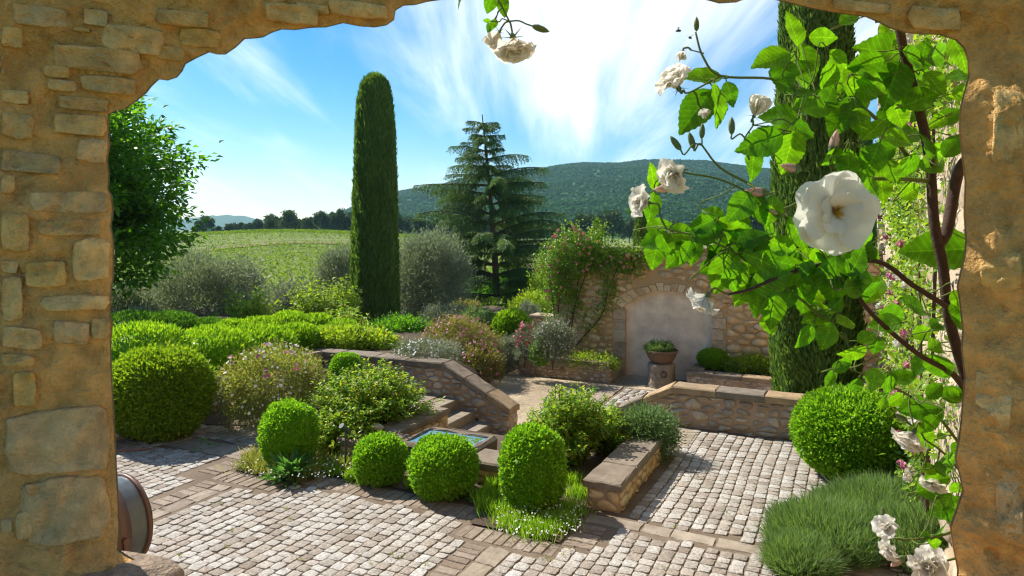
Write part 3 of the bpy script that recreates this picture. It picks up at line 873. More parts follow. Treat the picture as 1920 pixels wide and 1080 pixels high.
# low seat walls round the bed
def seat_wall(label, u0, u1, v0, v1, top, seed, faces='fr', z0=0.0):
    w = empty('seat_wall', UV(0, 0, 0), A26, label, 'seat wall', 'low seat walls round the bed')
    MB().box(u0 + .02, u1 - .02, v0 + .02, v1 - .02, -.74, top - .085).build('wall_core', M['mortar'], w)
    if 'f' in faces: rubble_face(w, [(u0 + .02, z0), (u1 - .02, z0), (u1 - .02, top - .09), (u0 + .02, top - .09)], .2, .13, (0, v0 + .02, 0), EX, EZ, -EY, M['ochre_stone'], .022, .010, seed=seed)
    if 'r' in faces: rubble_face(w, [(v0 + .02, z0), (v1 - .02, z0), (v1 - .02, top - .09), (v0 + .02, top - .09)], .2, .13, (u1 - .02, 0, 0), EY, EZ, EX, M['ochre_stone'], .022, .010, seed=seed + 50)
    rnd = random.Random(seed)
    if v1 - v0 > u1 - u0:
        n = max(1, round((v1 - v0) / .62)); 
        for k in range(n): slab('coping_stone', w, M['coping'], u0 - .02, u1 + .02, v0 - .02 + (v1 - v0) * k / n + .003, v0 - .02 + (v1 - v0) * (k + 1) / n - .003, top - .083, top, bev=.016, jit=.01, rnd=rnd)
    else:
        n = max(1, round((u1 - u0) / .5))
        for k in range(n): slab('coping_stone', w, M['coping'], u0 - .02 + (u1 - u0 + .04) * k / n + .003, u0 - .02 + (u1 - u0 + .04) * (k + 1) / n - .003, v0 - .02, v1 + .02, top - .083, top, bev=.016, jit=.01, rnd=rnd)
    return w
seat_wall('low stone seat wall right of the rose bush and tallest box dome', -2.52, -2.13, 6.97, 8.82, .31, 21)
seat_wall('low stone seat wall between the left rose bush and the steps', -5.72, -5.36, 7.52, 8.84, .31, 22)
seat_wall('low stone slab wall left of the water basin', -5.92, -5.17, 6.97, 7.48, .30, 23)
seat_wall('low stone slab wall right of the water basin behind the box domes', -4.03, -3.36, 7.05, 7.50, .27, 24)

# stone water basin
bs = empty('water_basin', UV(0, 0, 0), A26, 'old square stone basin of blue water behind the box domes', 'basin')
def basin():
    o_ = MB()
    u0, u1, v0, v1, t, top = -5.15, -4.10, 7.20, 7.97, .10, .29
    def ring(i, z): return [(u0 + i, v0 + i, z), (u1 - i, v0 + i, z), (u1 - i, v1 - i, z), (u0 + i, v1 - i, z)]
    prof = [(0.03, -.05), (0.0, .12), (0.0, top - .03), (.03, top), (t - .02, top), (t, top - .03), (t + .02, .15)]
    V, Fs, n = [], [], 16
    for i, z in prof:
        q = ring(i, z)
        for a in range(4):
            p0, p1 = Vector(q[a]), Vector(q[(a + 1) % 4])
            for k in range(4):
                p = p0.lerp(p1, k / 4); V.append((p.x + random.uniform(-.012, .012), p.y + random.uniform(-.012, .012), p.z + random.uniform(-.01, .01)))
    for r in range(len(prof) - 1):
        for k in range(n): Fs.append((r * n + k, r * n + (k + 1) % n, (r + 1) * n + (k + 1) % n, (r + 1) * n + k))
    Fs.append(tuple((len(prof) - 1) * n + k for k in range(n)))
    obj('rim', V, Fs, M['coping'], bs)
    m_, nt, n_, l, bb = mat_new('basin_water')
    bb.inputs['Base Color'].default_value = (0.09, 0.27, 0.42, 1); bb.inputs['Roughness'].default_value = 0.2; bb.inputs['Specular IOR Level'].default_value = 0.6
    t_ = n_.new('ShaderNodeTexNoise'); t_.inputs['Scale'].default_value = 14; bp = n_.new('ShaderNodeBump'); bp.inputs['Strength'].default_value = .08; bp.inputs['Distance'].default_value = .01
    l.new(t_.outputs['Fac'], bp.inputs['Height']); l.new(bp.outputs[0], bb.inputs['Normal'])
    z = .268
    obj('water', [(u0 + .09, v0 + .09, z), (u1 - .09, v0 + .09, z), (u1 - .09, v1 - .09, z), (u0 + .09, v1 - .09, z)], [(0, 1, 2, 3)], m_, bs)
    # duckweed scraps floating near the rim
    n = 520
    e = rng.uniform(size=n); side = rng.integers(0, 2, n)
    U = np.where(side == 0, rng.uniform(u0 + .14, u1 - .14, n), u1 - .14 - np.abs(rng.normal(0, .07, n)))
    W_ = np.where(side == 0, v1 - .14 - np.abs(rng.normal(0, .07, n)), rng.uniform(v0 + .14, v1 - .14, n))
    m2 = rng.uniform(size=n) < .25
    U = np.where(m2, rng.uniform(u0 + .15, u1 - .15, n), U); W_ = np.where(m2, rng.uniform(v0 + .15, v1 - .15, n), W_)
    P = np.stack([U, W_, np.full(n, z + .004)], 1); D = rdir(n); D[:, 2] = 0
    V, T = leaves(P, D, np.tile([0, 0, 1.0], (n, 1)), .022, .02, 0.05)
    link('duckweed', npmesh('duckweed', V, T, M['yellowgreen']), bs)
basin()
ls = MB(); V_, T_ = ICO2
o = link('loose_stone', npmesh('loose_stone', V_ * np.array([.095, .07, .05]) * (1 + .18 * wob(V_, 2.3))[:, None], T_, M['rubble'], True))
o.location = UV(-5.66, 7.42, .345); props(o, 'loose rounded stone lying on the slab wall by the rose bush', 'stone')

# stair lights in the parapet face and spotlights on stakes
for (px_, py_, txt) in ((832, 752, 'white recessed stair light above the upper step'), (884, 790, 'white recessed stair light above the lower step')):
    d = Vector(((px_ - 960) / F, 1, 0)); Yq = 10.44 / (d.x * -SA + d.y * CA)
    p = AT(px_, py_, Yq)
    l_ = empty('stair_light', p, A26, txt, 'light', 'recessed stair lights')
    slab('frame', l_, M['iron'], -.10, .10, .0, .05, -.045, .045, bev=.004, jit=0)
    slab('diffuser', l_, M['lamp_white'], -.085, .085, -.012, .0, -.035, .035, bev=.003, jit=0)
for (px_, py_, Yq, hgt, txt) in ((648, 872, 8.5, .55, 'green garden spotlight on a stake beside the left slab wall'), (866, 915, 7.75, .52, 'dark garden spotlight on a stake in front of the third box dome')):
    p = AT(px_, py_, Yq); p.z = 0.01
    l_ = empty('garden_spotlight', p, 0.5, txt, 'spotlight', 'garden spotlights')
    MB().tube([(0, 0, -.02), (0, 0, hgt * .8)], .013, 8).build('stake', M['green_paint'], l_)
    MB().tube([(0, 0, hgt * .78), (.01, 0, hgt * .84)], .02, 8).build('bracket', M['green_paint'], l_)
    MB().tube([(.05, .02, hgt * .80), (.02, .01, hgt * .88), (-.05, -.02, hgt * 1.0), (-.06, -.024, hgt * 1.02)], [.024, .032, .034, .038], 10).build('lamp_head', M['green_paint'], l_)

# ------------------------------------------------------------------ niche wall with arch
nw = empty('niche_wall', UV(0, 0, 0), A26, 'tall ochre rubble wall with a blind arched niche', 'wall')
WL, WR, WT, WB, NV = -6.85, 1.6, 2.50, -.72, 16.8
NU, NHW, NSP, NTOP = -3.93, 1.12, 1.05, 1.52   # niche centre, half width, springing and crown heights
def arch_z(du, hw, sp, top):
    r = (hw * hw + (top - sp) ** 2) / (2 * (top - sp)); c = top - r
    return c + math.sqrt(max(r * r - du * du, 0))
# core as columns so that the niche is a real recess
cu = sorted(set([WL, WR] + [NU - NHW + 2 * NHW * k / 16 for k in range(17)]))
b = MB()
for a, e in zip(cu[:-1], cu[1:]):
    m_ = (a + e) / 2
    if abs(m_ - NU) < NHW:
        za, zb = arch_z(a - NU, NHW, NSP, NTOP), arch_z(e - NU, NHW, NSP, NTOP)
        b.add([(a, NV, za), (e, NV, zb), (e, NV, WT), (a, NV, WT), (a, NV + .5, za), (e, NV + .5, zb), (e, NV + .5, WT), (a, NV + .5, WT)],
              [(0, 1, 2, 3), (4, 7, 6, 5), (0, 4, 5, 1), (3, 2, 6, 7)])
    else:
        b.box(a, e, NV, NV + .5, WB, WT)
b.build('wall_core', M['ochre_mortar'], nw)
b = MB(); V_ = []; nseg = 16
for k in range(nseg + 1):
    u = NU - NHW - .01 + (2 * NHW + .02) * k / nseg
    for z in (WB, .2, arch_z(max(-NHW, min(NHW, u - NU)), NHW, NSP, NTOP) + .01): V_.append((u, NV + .11 + random.uniform(-.008, .008), z))
b.add(V_, [(k * 3 + j, k * 3 + 3 + j, k * 3 + 4 + j, k * 3 + 1 + j) for k in range(nseg) for j in range(2)]); b.build('plaster_panel', M['plaster'], nw, True)
def in_surround(x, z, p=None):
    d = abs(x - NU)
    if d > NHW + .30: return False
    if z < NSP: return d < NHW + .30
    return z < arch_z(min(d, NHW), NHW, NSP, NTOP) + .17 and not (d > NHW + .27)
for (x0, x1) in ((WL, NU - NHW - .27), (NU + NHW + .27, WR)):
    rubble_face(nw, [(x0, WB), (x1, WB), (x1, NSP + .2), (x0, NSP + .2)], .30, .165, (0, NV, 0), EX, EZ, -EY, M['ochre_stone'], .045, .014, seed=31 + int(x0), jit=.45)
rubble_face(nw, [(WL, NSP + .2), (WR, NSP + .2), (WR, WT - .06), (WL, WT - .06)], .29, .165, (0, NV, 0), EX, EZ, -EY, M['ochre_stone'], .045, .014, seed=37, jit=.45,
            skip=lambda x, z, p: any(in_surround(q[0], q[1] - .03) for q in p))
for s in (-1, 1):                                      # dressed jamb blocks
    z = WB
    k = 0
    while z < NSP - .1:
        h = random.uniform(.24, .34); h = min(h, NSP - z); wd = .27 if k % 2 else .2
        a, e = (NU - NHW - wd, NU - NHW + .05) if s < 0 else (NU + NHW - .05, NU + NHW + wd)
        slab('jamb_block', nw, M['dressed'], a, e, NV - .03, NV + .12, z + .004, z + h - .004, bev=.012, jit=.008, nseg=2); z += h; k += 1
nv = 15
for k in range(nv):                                    # voussoirs
    t0, t1 = -1 + 2 * k / nv, -1 + 2 * (k + 1) / nv
    pr_, hgt = [], random.uniform(.13, .2)
    q = []
    for t in (t0 + .006, t1 - .006):
        d = t * (NHW + .03); z = arch_z(min(abs(d), NHW) * (1 if d > 0 else -1), NHW, NSP, NTOP) - .035
        q.append((NU + d, z, d))
    V_ = []
    for yy in (NV - .035 + random.uniform(-.012, .012), NV + .12):
        for (u, z, d) in q: V_.append((u, yy, z))
        for (u, z, d) in q[::-1]: V_.append((u + d * .24, yy, z + hgt))
    obj('voussoir', V_, [(0, 1, 2, 3), (7, 6, 5, 4), (1, 0, 4, 5), (2, 1, 5, 6), (3, 2, 6, 7), (0, 3, 7, 4)], M['ochre_stone'], nw)
a = WL - .05
while a < WR:
    w = random.uniform(.45, .8); slab('coping_stone', nw, M['coping'], a, a + w - .008, NV - .08, NV + .58, WT - .04, WT + .06, bev=.02, jit=.015); a += w
# quoin stones down the free end
z = WB; k = 0
while z < WT - .1:
    h = random.uniform(.22, .34); slab('quoin', nw, M['dressed'], WL - .03, WL + (.42 if k % 2 else .26), NV - .055, NV + .52, z + .005, min(z + h, WT - .05) - .005, bev=.015, jit=.01); z += h; k += 1

gw = empty('garden_wall', UV(0, 0, 0), A26, 'low stone wall with tile cap running left from the niche wall', 'wall')
MB().box(-7.95, -6.9, 17.6, 17.95, -1.4, .52).build('wall_core', M['ochre_mortar'], gw)
rubble_face(gw, [(-7.95, -.8), (-6.9, -.8), (-6.9, .5), (-7.95, .5)], .3, .17, (0, 17.6, 0), EX, EZ, -EY, M['ochre_stone'], .04, .014, seed=41)
for k in range(3): slab('coping_stone', gw, M['dressed'], -8.0 + k * .37, -8.0 + k * .37 + .365, 17.5, 18.05, .52, .60, bev=.02, jit=.012)

def planter(label, u0, u1, v0, v1, top, seed):
    w = empty('stone_planter', UV(0, 0, 0), A26, label, 'planter', 'stone planters before the niche wall')
    b = MB(); b.box(u0, u1, v0, v0 + .26, -.72, top - .09); b.box(u0, u0 + .26, v0 + .26, v1, -.72, top - .09); b.box(u1 - .26, u1, v0 + .26, v1, -.72, top - .09); b.build('wall_core', M['mortar'], w)
    rubble_face(w, [(u0, -.7), (u1, -.7), (u1, top - .09), (u0, top - .09)], .155, .105, (0, v0, 0), EX, EZ, -EY, M['rubble'], .022, .009, seed=seed)
    rubble_face(w, [(v0, -.7), (v1, -.7), (v1, top - .09), (v0, top - .09)], .16, .11, (u1, 0, 0), EY, EZ, EX, M['rubble'], .022, .009, seed=seed + 1)
    MB().add([(u0 + .2, v0 + .2, top - .06), (u1 - .2, v0 + .2, top - .06), (u1 - .2, v1, top - .06), (u0 + .2, v1, top - .06)], [(0, 1, 2, 3)]).build('earth', M['soil'], w)
    n = max(2, round((u1 - u0) / .6)); 
    for k in range(n): slab('coping_stone', w, M['coping'], u0 - .03 + (u1 - u0 + .06) * k / n + .003, u0 - .03 + (u1 - u0 + .06) * (k + 1) / n - .003, v0 - .03, v0 + .30, top - .088, top, bev=.016, jit=.008)
    for (a, e) in ((u0 - .03, u0 + .29), (u1 - .29, u1 + .03)): slab('coping_stone', w, M['coping'], a, e, v0 + .306, v1, top - .088, top, bev=.016, jit=.008)
planter('long stone planter left of the stump, white valerian at its end', -7.5, -5.1, 15.75, 16.78, -.20, 51)
planter('stone planter right of the stump holding a round box', -3.24, 0.4, 15.75, 16.78, -.24, 54)

# stump and pot before the niche
sp = UV(-3.90, 16.06, -.70)
sm = empty('tree_stump', sp, 0, 'weathered tree stump with an iron ring before the niche', 'stump')
def stump():
    V, Fs, n = [], [], 28
    for (h, r) in ((-.02, .36), (.06, .335), (.2, .31), (.38, .305), (.5, .315), (.54, .30), (.545, .0)):
        for k in range(n):
            t = 2 * math.pi * k / n; rr = r * (1 + .045 * math.sin(t * 5 + 1) + .03 * math.sin(t * 11 + h * 3))
            V.append((rr * math.cos(t), rr * math.sin(t), h))
    for r in range(6):
        for k in range(n): Fs.append((r * n + k, r * n + (k + 1) % n, (r + 1) * n + (k + 1) % n, (r + 1) * n + k))
    obj('body', V, Fs, M['stump'], sm, True)
    pts = [(-.02 + .065 * math.cos(t), -.335, .33 + .065 * math.sin(t)) for t in np.linspace(0, 2 * math.pi, 17)]
    MB().tube(pts, .013, 6).build('ring', M['iron'], sm)
    MB().tube([(-.02, -.30, .40), (-.02, -.345, .40)], .02, 8).build('staple', M['iron'], sm)
stump()
pt = empty('flower_pot', sp + Vector((0, 0, .546)), 0, 'wide terracotta bowl of herbs and red flowers on the stump', 'pot')
V, Fs, n = [], [], 24
for (h, r) in ((0, .20), (.02, .24), (.15, .33), (.26, .36), (.265, .39), (.31, .395), (.312, .365), (.25, .34), (.25, 0)):
    for k in range(n): V.append((r * math.cos(2 * math.pi * k / n), r * math.sin(2 * math.pi * k / n), h))
for r in range(8):
    for k in range(n): Fs.append((r * n + k, r * n + (k + 1) % n, (r + 1) * n + (k + 1) % n, (r + 1) * n + k))
obj('bowl', V, Fs, M['terracotta'], pt, True)

# ------------------------------------------------------------------ right wing of the house
wg = empty('house_wing', UV(0, 0, 0), A26, 'sunlit rough stone wall of the house wing on the right', 'building')
WU, WV0, WV1, WZ = 0.80, 1.45, 19.4, 8.0
MB().box(WU, WU + 2.4, WV0, WV1, -.75, WZ).build('wall_core', M['wing_mortar'], wg)
rubble_face(wg, [(3.6, 0), (WV1 - .3, 0), (WV1 - .3, WZ - .1), (3.6, WZ - .1)], .80, .45, (WU, 0, 0), -EY * -1, EZ, -EX, M['wing_stone'], .05, .03, seed=61, jit=.46, drop=.08)
z = -.7; k = 0
while z < WZ:
    h = random.uniform(.28, .42); slab('quoin', wg, M['wing_stone'], WU - .06, WU + (.5 if k % 2 else .75), WV1 - (.55 if k % 2 else .32), WV1 + .04, z + .006, min(WZ, z + h) - .006, bev=.03, jit=.02); z += h; k += 1

# ------------------------------------------------------------------ the arched window opening we look through
YO = 0.95
OUT = [(300, 1078), (270, 1062), (240, 1046), (219, 1032), (222, 990), (220, 940), (216, 870), (213, 800), (210, 750), (207, 690), (206, 640), (209, 610), (205, 590),
       (207, 540), (211, 520), (211, 450), (206, 425), (210, 395), (208, 368), (201, 355), (203, 325), (199, 300), (204, 270), (201, 240), (202, 214), (216, 207), (232, 204),
       (252, 190), (272, 174), (283, 160), (296, 148), (312, 150), (330, 144), (340, 132), (346, 119), (366, 108), (390, 97), (405, 101), (421, 101), (440, 88), (457, 72), (474, 71),
       (491, 69), (508, 60), (526, 54), (552, 55), (580, 51), (610, 50), (642, 42), (672, 48), (702, 50), (724, 46), (738, 36), (741, 18), (756, 9), (777, 8), (800, 2), (835, -3),
       (900, -14), (1000, -22), (1100, -24), (1200, -18), (1280, -8), (1324, -2), (1350, 5), (1382, 3), (1400, -4), (1450, -3), (1480, 4), (1520, 14), (1569, 23), (1600, 27), (1627, 31), (1650, 41), (1667, 50),
       (1697, 60), (1730, 63), (1763, 64), (1794, 74), (1810, 90), (1817, 112), (1819, 140), (1811, 170), (1803, 200), (1801, 240), (1806, 290), (1812, 340), (1810, 400), (1813, 450), (1811, 480),
       (1803, 510), (1797, 538), (1803, 580), (1807, 620), (1805, 655), (1811, 708), (1807, 750), (1804, 790), (1799, 830), (1793, 860), (1801, 890), (1807, 921), (1796, 955), (1784, 988), (1790, 1030),
       (1798, 1069), (1796, 1100), (1770, 1122), (1600, 1132), (1300, 1136), (960, 1136), (640, 1128), (440, 1110), (350, 1096)]
def resample(pts, step):
    out = []
    n = len(pts)
    for i in range(n):
        p, q = Vector(pts[i]), Vector(pts[(i + 1) % n]); m_ = max(1, int((q - p).length / step))
        for k in range(m_): out.append(tuple(p.lerp(q, k / m_)))
    return out
ww = empty('window_wall', (0, 0, 0), 0, 'thick ochre stone wall with the arched opening framing the garden', 'wall')
def window_wall():
    loop = resample(OUT, 6.0); n = len(loop)
    P = np.array([[(x - 960) / F * YO, (HY - y) / F * YO] for x, y in loop])
    # outward direction from a heavily smoothed outline
    Sm = P.copy()
    for _ in range(90): Sm = (np.roll(Sm, 1, 0) + Sm * 2 + np.roll(Sm, -1, 0)) / 4
    Tn = np.roll(Sm, -4, 0) - np.roll(Sm, 4, 0); Nn = np.stack([Tn[:, 1], -Tn[:, 0]], 1); Nn /= np.linalg.norm(Nn, axis=1, keepdims=True)
    if ((P - P.mean(0)) * Nn).sum() < 0: Nn = -Nn
    up = np.clip(Nn[:, 1], 0, 1); dn = np.clip(-Nn[:, 1], 0, 1)
    k_ = 1.75 - 0.35 * up - 1.72 * dn ** 0.7
    ts = np.concatenate([np.linspace(0, .10, 34), np.linspace(.105, .2, 16), np.linspace(.22, .5, 8)])
    V = []
    for j, t in enumerate(ts):
        w = min(1, j / 12)
        Q = P * (1 - w) + (Sm * .65 + P * .35) * w
        for i in range(n):
            x, z = Q[i] + Nn[i] * k_[i] * t
            V.append(Vector((x, YO - t, z + CAMH)))
    V = np.array([tuple(q) for q in V]); m_ = len(ts)
    # rough plastered relief, towards the room
    nrm = np.stack([-Nn[:, 0], -k_ * .9, -Nn[:, 1]], 1); nrm = unit(nrm)
    for j in range(m_):
        if ts[j] < .002: continue
        seg = V[j * n:(j + 1) * n]
        d = np.array([noise.fractal(Vector(q) * 14.0, 0.6, 2.2, 8) for q in seg]) * .0105 + np.array([noise.noise(Vector(q) * 3.2) for q in seg]) * .012
        d -= np.array([max(0, noise.noise(Vector(q) * 42.0) - .32) for q in seg]) * .016
        V[j * n:(j + 1) * n] = seg + nrm * (d * min(1, ts[j] / .02))[:, None]
    V = [tuple(q) for q in V]
    Fs = []
    for j in range(m_ - 1):
        for i in range(n):
            i2 = (i + 1) % n; Fs.append((j * n + i, (j + 1) * n + i, (j + 1) * n + i2, j * n + i2))
    obj('reveal', V, Fs, M['jamb_mortar'], ww, True)
    bvh = BVHTree.FromPolygons(V, Fs)
    # outer face: from the opening to a large rectangle, 2.5 m either side, ground to eaves
    ev = [(p[0], YO + .004, p[1] + CAMH) for p in P]; x0, x1, z0, z1 = -4.5, 1.3, -.05, 6.6
    c = np.array([0.0, CAMH])
    for p in P:
        d = np.array([p[0], p[1]]) ; d = d / max(1e-6, np.abs(d).max())
        s = min((x1 if d[0] > 0 else -x0) / max(abs(d[0]), 1e-6), ((z1 - CAMH) if d[1] > 0 else (CAMH - z0)) / max(abs(d[1]), 1e-6))
        ev.append((d[0] * s, YO + .004, CAMH + d[1] * s))
    obj('outer_face', ev, [(i, (i + 1) % n, n + (i + 1) % n, n + i) for i in range(n)], M['ochre_mortar'], ww)
    return bvh
wbvh = window_wall()
def jamb_stone(x0, y0, x1, y1, mat='jamb_stone', h=.004, rnd=random, tilt=0.0, sq=4.5):
    """a half buried wall stone: ragged outline, hewn face, shoulders sinking into the mortar"""
    n = 30
    cx, cy_ = (x0 + x1) / 2, (y0 + y1) / 2
    corners = [(-1 + rnd.uniform(0, .16), -1 + rnd.uniform(0, .2)), (rnd.uniform(-.3, .3), -1 + rnd.uniform(-.05, .12)), (1 - rnd.uniform(0, .16), -1 + rnd.uniform(0, .2)), (1 - rnd.uniform(-.04, .08), rnd.uniform(-.3, .3)),
               (1 - rnd.uniform(0, .2), 1 - rnd.uniform(0, .2)), (rnd.uniform(-.3, .3), 1 - rnd.uniform(-.05, .12)), (-1 + rnd.uniform(0, .2), 1 - rnd.uniform(0, .2)), (-1 + rnd.uniform(-.04, .1), rnd.uniform(-.3, .3))]
    if sq < 4:
        corners = [(c[0] * (.80 if i % 2 == 0 else 1), c[1] * (.74 if i % 2 == 0 else 1)) for i, c in enumerate(corners)]
    pts = []
    for k in range(n):
        t = k / n * 8; i0 = int(t); f_ = t - i0
        a, b_ = corners[i0 % 8], corners[(i0 + 1) % 8]
        x, y = a[0] + (b_[0] - a[0]) * f_ + rnd.uniform(-.025, .025), a[1] + (b_[1] - a[1]) * f_ + rnd.uniform(-.04, .04)
        dx, dy = x * (x1 - x0) / 2, y * (y1 - y0) / 2
        pts.append((cx + dx - dy * tilt * .3, cy_ + dy + dx * tilt))
    V = []
    o_ = Vector((0, 0, CAMH)); gx, gy = rnd.uniform(-.003, .003), rnd.uniform(-.003, .003)
    sd_ = Vector((rnd.uniform(0, 50), 0, 0))
    rings_ = ((1.0, -.010), (.995, h * .45), (.965, h * .95), (.88, h * 1.0), (.72, h * 1.05), (.55, h * 1.1), (.36, h * 1.05), (.16, h * 1.05))
    for s, lift in rings_:
        for (x, y) in pts:
            xx, yy = cx + (x - cx) * s, cy_ + (y - cy_) * s
            d = Vector(((xx - 960) / F, 1, (HY - yy) / F)).normalized()
            loc, nr, _, _ = wbvh.ray_cast(o_, d)
            if loc is None: return
            rel = noise.fractal(loc * 26 + sd_, .8, 2.2, 6) * .0042 + abs(noise.noise(loc * 17 + sd_)) * .005 - .001
            V.append(loc - d * (lift + (rel if lift > 0 else 0) + (gx * (xx - cx) / max(1, x1 - x0) + gy * (yy - cy_) / max(1, y1 - y0)) * (lift > 0)))
    Fs = []
    m_ = len(rings_)
    for r in range(m_ - 1):
        for i in range(n): Fs.append((r * n + i, r * n + (i + 1) % n, (r + 1) * n + (i + 1) % n, (r + 1) * n + i))
    Fs.append(tuple((m_ - 1) * n + i for i in range(n)))
    obj('stone', V, Fs, M[mat], ww, True)
rj = random.Random(77)
JST = [(58, 360, 207, 399), (70, 411, 188, 441), (48, 491, 125, 538), (136, 446, 210, 527), (80, 554, 205, 583), (101, 602, 168, 645), (172, 598, 205, 637), (2, 614, 78, 655), (87, 658, 206, 752),
          (24, 697, 66, 762), (2, 664, 62, 688), (4, 768, 211, 892), (40, 897, 216, 1018), (48, 905, 112, 925), (2, 216, 60, 256), (2, 288, 103, 322), (107, 217, 192, 250), (116, 184, 196, 205),
          (160, 146, 246, 172), (86, 124, 128, 144), (92, 151, 140, 169), (108, 92, 250, 130), (190, 108, 330, 138), (198, 52, 300, 96), (302, 21, 384, 46), (292, 88, 340, 110), (342, 57, 408, 86), (30, 14, 120, 46),
          (502, 9, 592, 42), (432, 22, 515, 58), (622, 4, 716, 30), (2, 52, 40, 86), (4, 170, 50, 192), (2, 330, 26, 360), (150, 312, 197, 346), (250, 150, 288, 168), (340, 100, 380, 116), (4, 520, 42, 600), (3, 400, 54, 470),
          (160, 20, 200, 45), (410, 70, 448, 86), (560, 8, 612, 22), (30, 960, 60, 1010), (150, 262, 196, 300),
          (1560, 2, 1668, 22), (1705, 12, 1800, 56), (1862, 170, 1918, 320, .0015), (1838, 470, 1916, 545, .0015), (1830, 700, 1896, 800, .001), (1868, 880, 1918, 1010, .0015)]
def grown(q):
    cx, cy_, k = (q[0] + q[2]) / 2, (q[1] + q[3]) / 2, (1.22 if q[1] < 350 and q[0] < 900 else 1.05)
    return (max(2, cx - (cx - q[0]) * k), max(2, cy_ - (cy_ - q[1]) * k), min(cx + (q[2] - cx) * k, 208 if q[1] > 200 and q[0] < 900 else 5000), cy_ + (q[3] - cy_) * k)
JST = [grown(q) + tuple(q[4:]) for q in JST]
for (x0, x1, y0, y1, cw, ch) in ((0, 214, 205, 1030, 84, 44), (0, 740, 0, 205, 120, 38), (0, 740, 4, 205, 60, 22)):
    y = y0
    while y < y1:
        x = x0 - rj.uniform(0, cw * .6); hh = ch * rj.uniform(.55, 1.2)
        while x < x1:
            w_ = cw * rj.uniform(.5, 1.3)
            a = (max(x, 2), y + rj.uniform(-6, 6), x + w_ * .92, y + hh * .88 + rj.uniform(-5, 5))
            edge_ = np.interp((a[1] + a[3]) / 2, [0, 50, 70, 100, 150, 200], [760, 640, 480, 390, 290, 206]) if y0 == 0 else 206
            if a[2] < edge_ - 4 and a[1] > 2 and not any(a[0] < b_[2] + 3 and a[2] > b_[0] - 3 and a[1] < b_[3] + 3 and a[3] > b_[1] - 3 for b_ in JST):
                JST.append(a + (rj.uniform(.002, .006),))
            x += w_
        y += hh
for q in JST:
    h_ = q[4] if len(q) > 4 else rj.uniform(.0045, .009); q = q[:4]
    small = (q[2] - q[0]) * (q[3] - q[1]) < 5200
    jamb_stone(*q, h=h_, rnd=rj, tilt=(-.10 if q[1] > 700 and q[0] < 300 else (rj.uniform(-.04, .06) if q[1] > 300 else .10)), sq=5.5)
# sill slab in the lower left corner
sl_ = []
for q in ((150, 1085, 90, .012), ):
    V, Fs, n = [], [], 20
    c = AT(120, 1115, .90)
    for s, h in ((1.0, -.05), (1.0, .012), (.93, .022), (.5, .026)):
        for k in range(n):
            t = 2 * math.pi * k / n; r = (abs(math.cos(t)) ** 3 + abs(math.sin(t)) ** 3) ** (-1 / 3) * (1 + .06 * math.sin(3 * t + .5) + .03 * math.sin(7 * t))
            V.append((c.x + math.cos(t) * r * s * .135, c.y + math.sin(t) * r * s * .085, c.z + h + .004 * math.sin(5 * t)))
    for r in range(3):
        for k in range(n): Fs.append((r * n + k, r * n + (k + 1) % n, (r + 1) * n + (k + 1) % n, (r + 1) * n + k))
    Fs.append(tuple(3 * n + k for k in range(n)))
    obj('sill_stone', V, Fs, M['sill'], ww, True)

# ------------------------------------------------------------------ old searchlight below the window
sl = empty('old_searchlight', AT(176, 992, 2.6), R(-30), 'old dark metal drum searchlight with copper rims below the window', 'searchlight')
def searchlight():
    n = 28
    def lathe(name, prof, mat, cap0=False, cap1=False):
        V, Fs = [], []
        for (y, r) in prof:
            for k in range(n): V.append((r * math.cos(2 * math.pi * k / n), y, r * math.sin(2 * math.pi * k / n)))
        for i in range(len(prof) - 1):
            for k in range(n): Fs.append((i * n + k, (i + 1) * n + k, (i + 1) * n + (k + 1) % n, i * n + (k + 1) % n))
        if cap0: Fs.append(tuple(range(n)))
        if cap1: Fs.append(tuple((len(prof) - 1) * n + k for k in range(n))[::-1])
        return obj(name, V, Fs, mat, sl, True)
    lathe('drum', [(-.12, .165), (.0, .168), (.12, .165)], M['painted_metal'])
    lathe('front_glass', [(-.118, .158), (-.125, .10), (-.128, .01)], M['iron'], False, True)
    lathe('back_cap', [(.118, .16), (.16, .12), (.175, .02)], M['painted_metal'], False, True)
    for y in (-.12, .12):
        lathe('rim', [(y - .008, .160), (y - .008, .173), (y + .008, .173), (y + .008, .160)], M['copper'])
    lathe('top_vent', [(-.03, .172), (-.03, .20), (.03, .20), (.03, .172)], M['copper'])
    MB().tube([(.17, 0, .0), (.215, 0, .0)], .012, 8).tube([(.205, 0, .008), (.205, 0, -.06)], .006, 6).build('clamp_screw', M['copper'], sl)
    V, Fs = [], []
    for i, t in enumerate(np.linspace(0, 1.5 * math.pi, 17)):
        for (y, r) in ((-.03, .058), (.03, .058), (.03, .063), (-.03, .063)): V.append((.215 + r * math.sin(t) * .55, y - .02, -.115 + r * math.cos(t)))
        if i:
            for k in range(4): a = (i - 1) * 4 + k; b_ = (i - 1) * 4 + (k + 1) % 4; Fs.append((a, b_, b_ + 4, a + 4))
    obj('strap', V, Fs, M['iron'], sl)
    MB().tube([(-.26, -.10, -.19), (.20, -.10, -.175), (.235, -.08, -.175), (.25, .02, -.175)], .014, 8).build('support_tube', M['rust'], sl)
    for (x, y) in ((-.2, -.05), (.2, -.05), (0, .12)):
        MB().tube([(x * .4, y * .4, -.19), (x * 1.6, y * 1.6, -(sl.location.z - .02))], .016, 8).build('leg', M['rust'], sl)
searchlight()
p = GP(216, 856); q = GP(276, 846)
rod = MB().tube([p + Vector((-.9, -.05, .03)), q + Vector((0, 0, .03))], .014, 6).build('iron_rod', M['rust']); props(rod, 'thin rusty rod lying on the cobbles by the big box ball', 'rod')

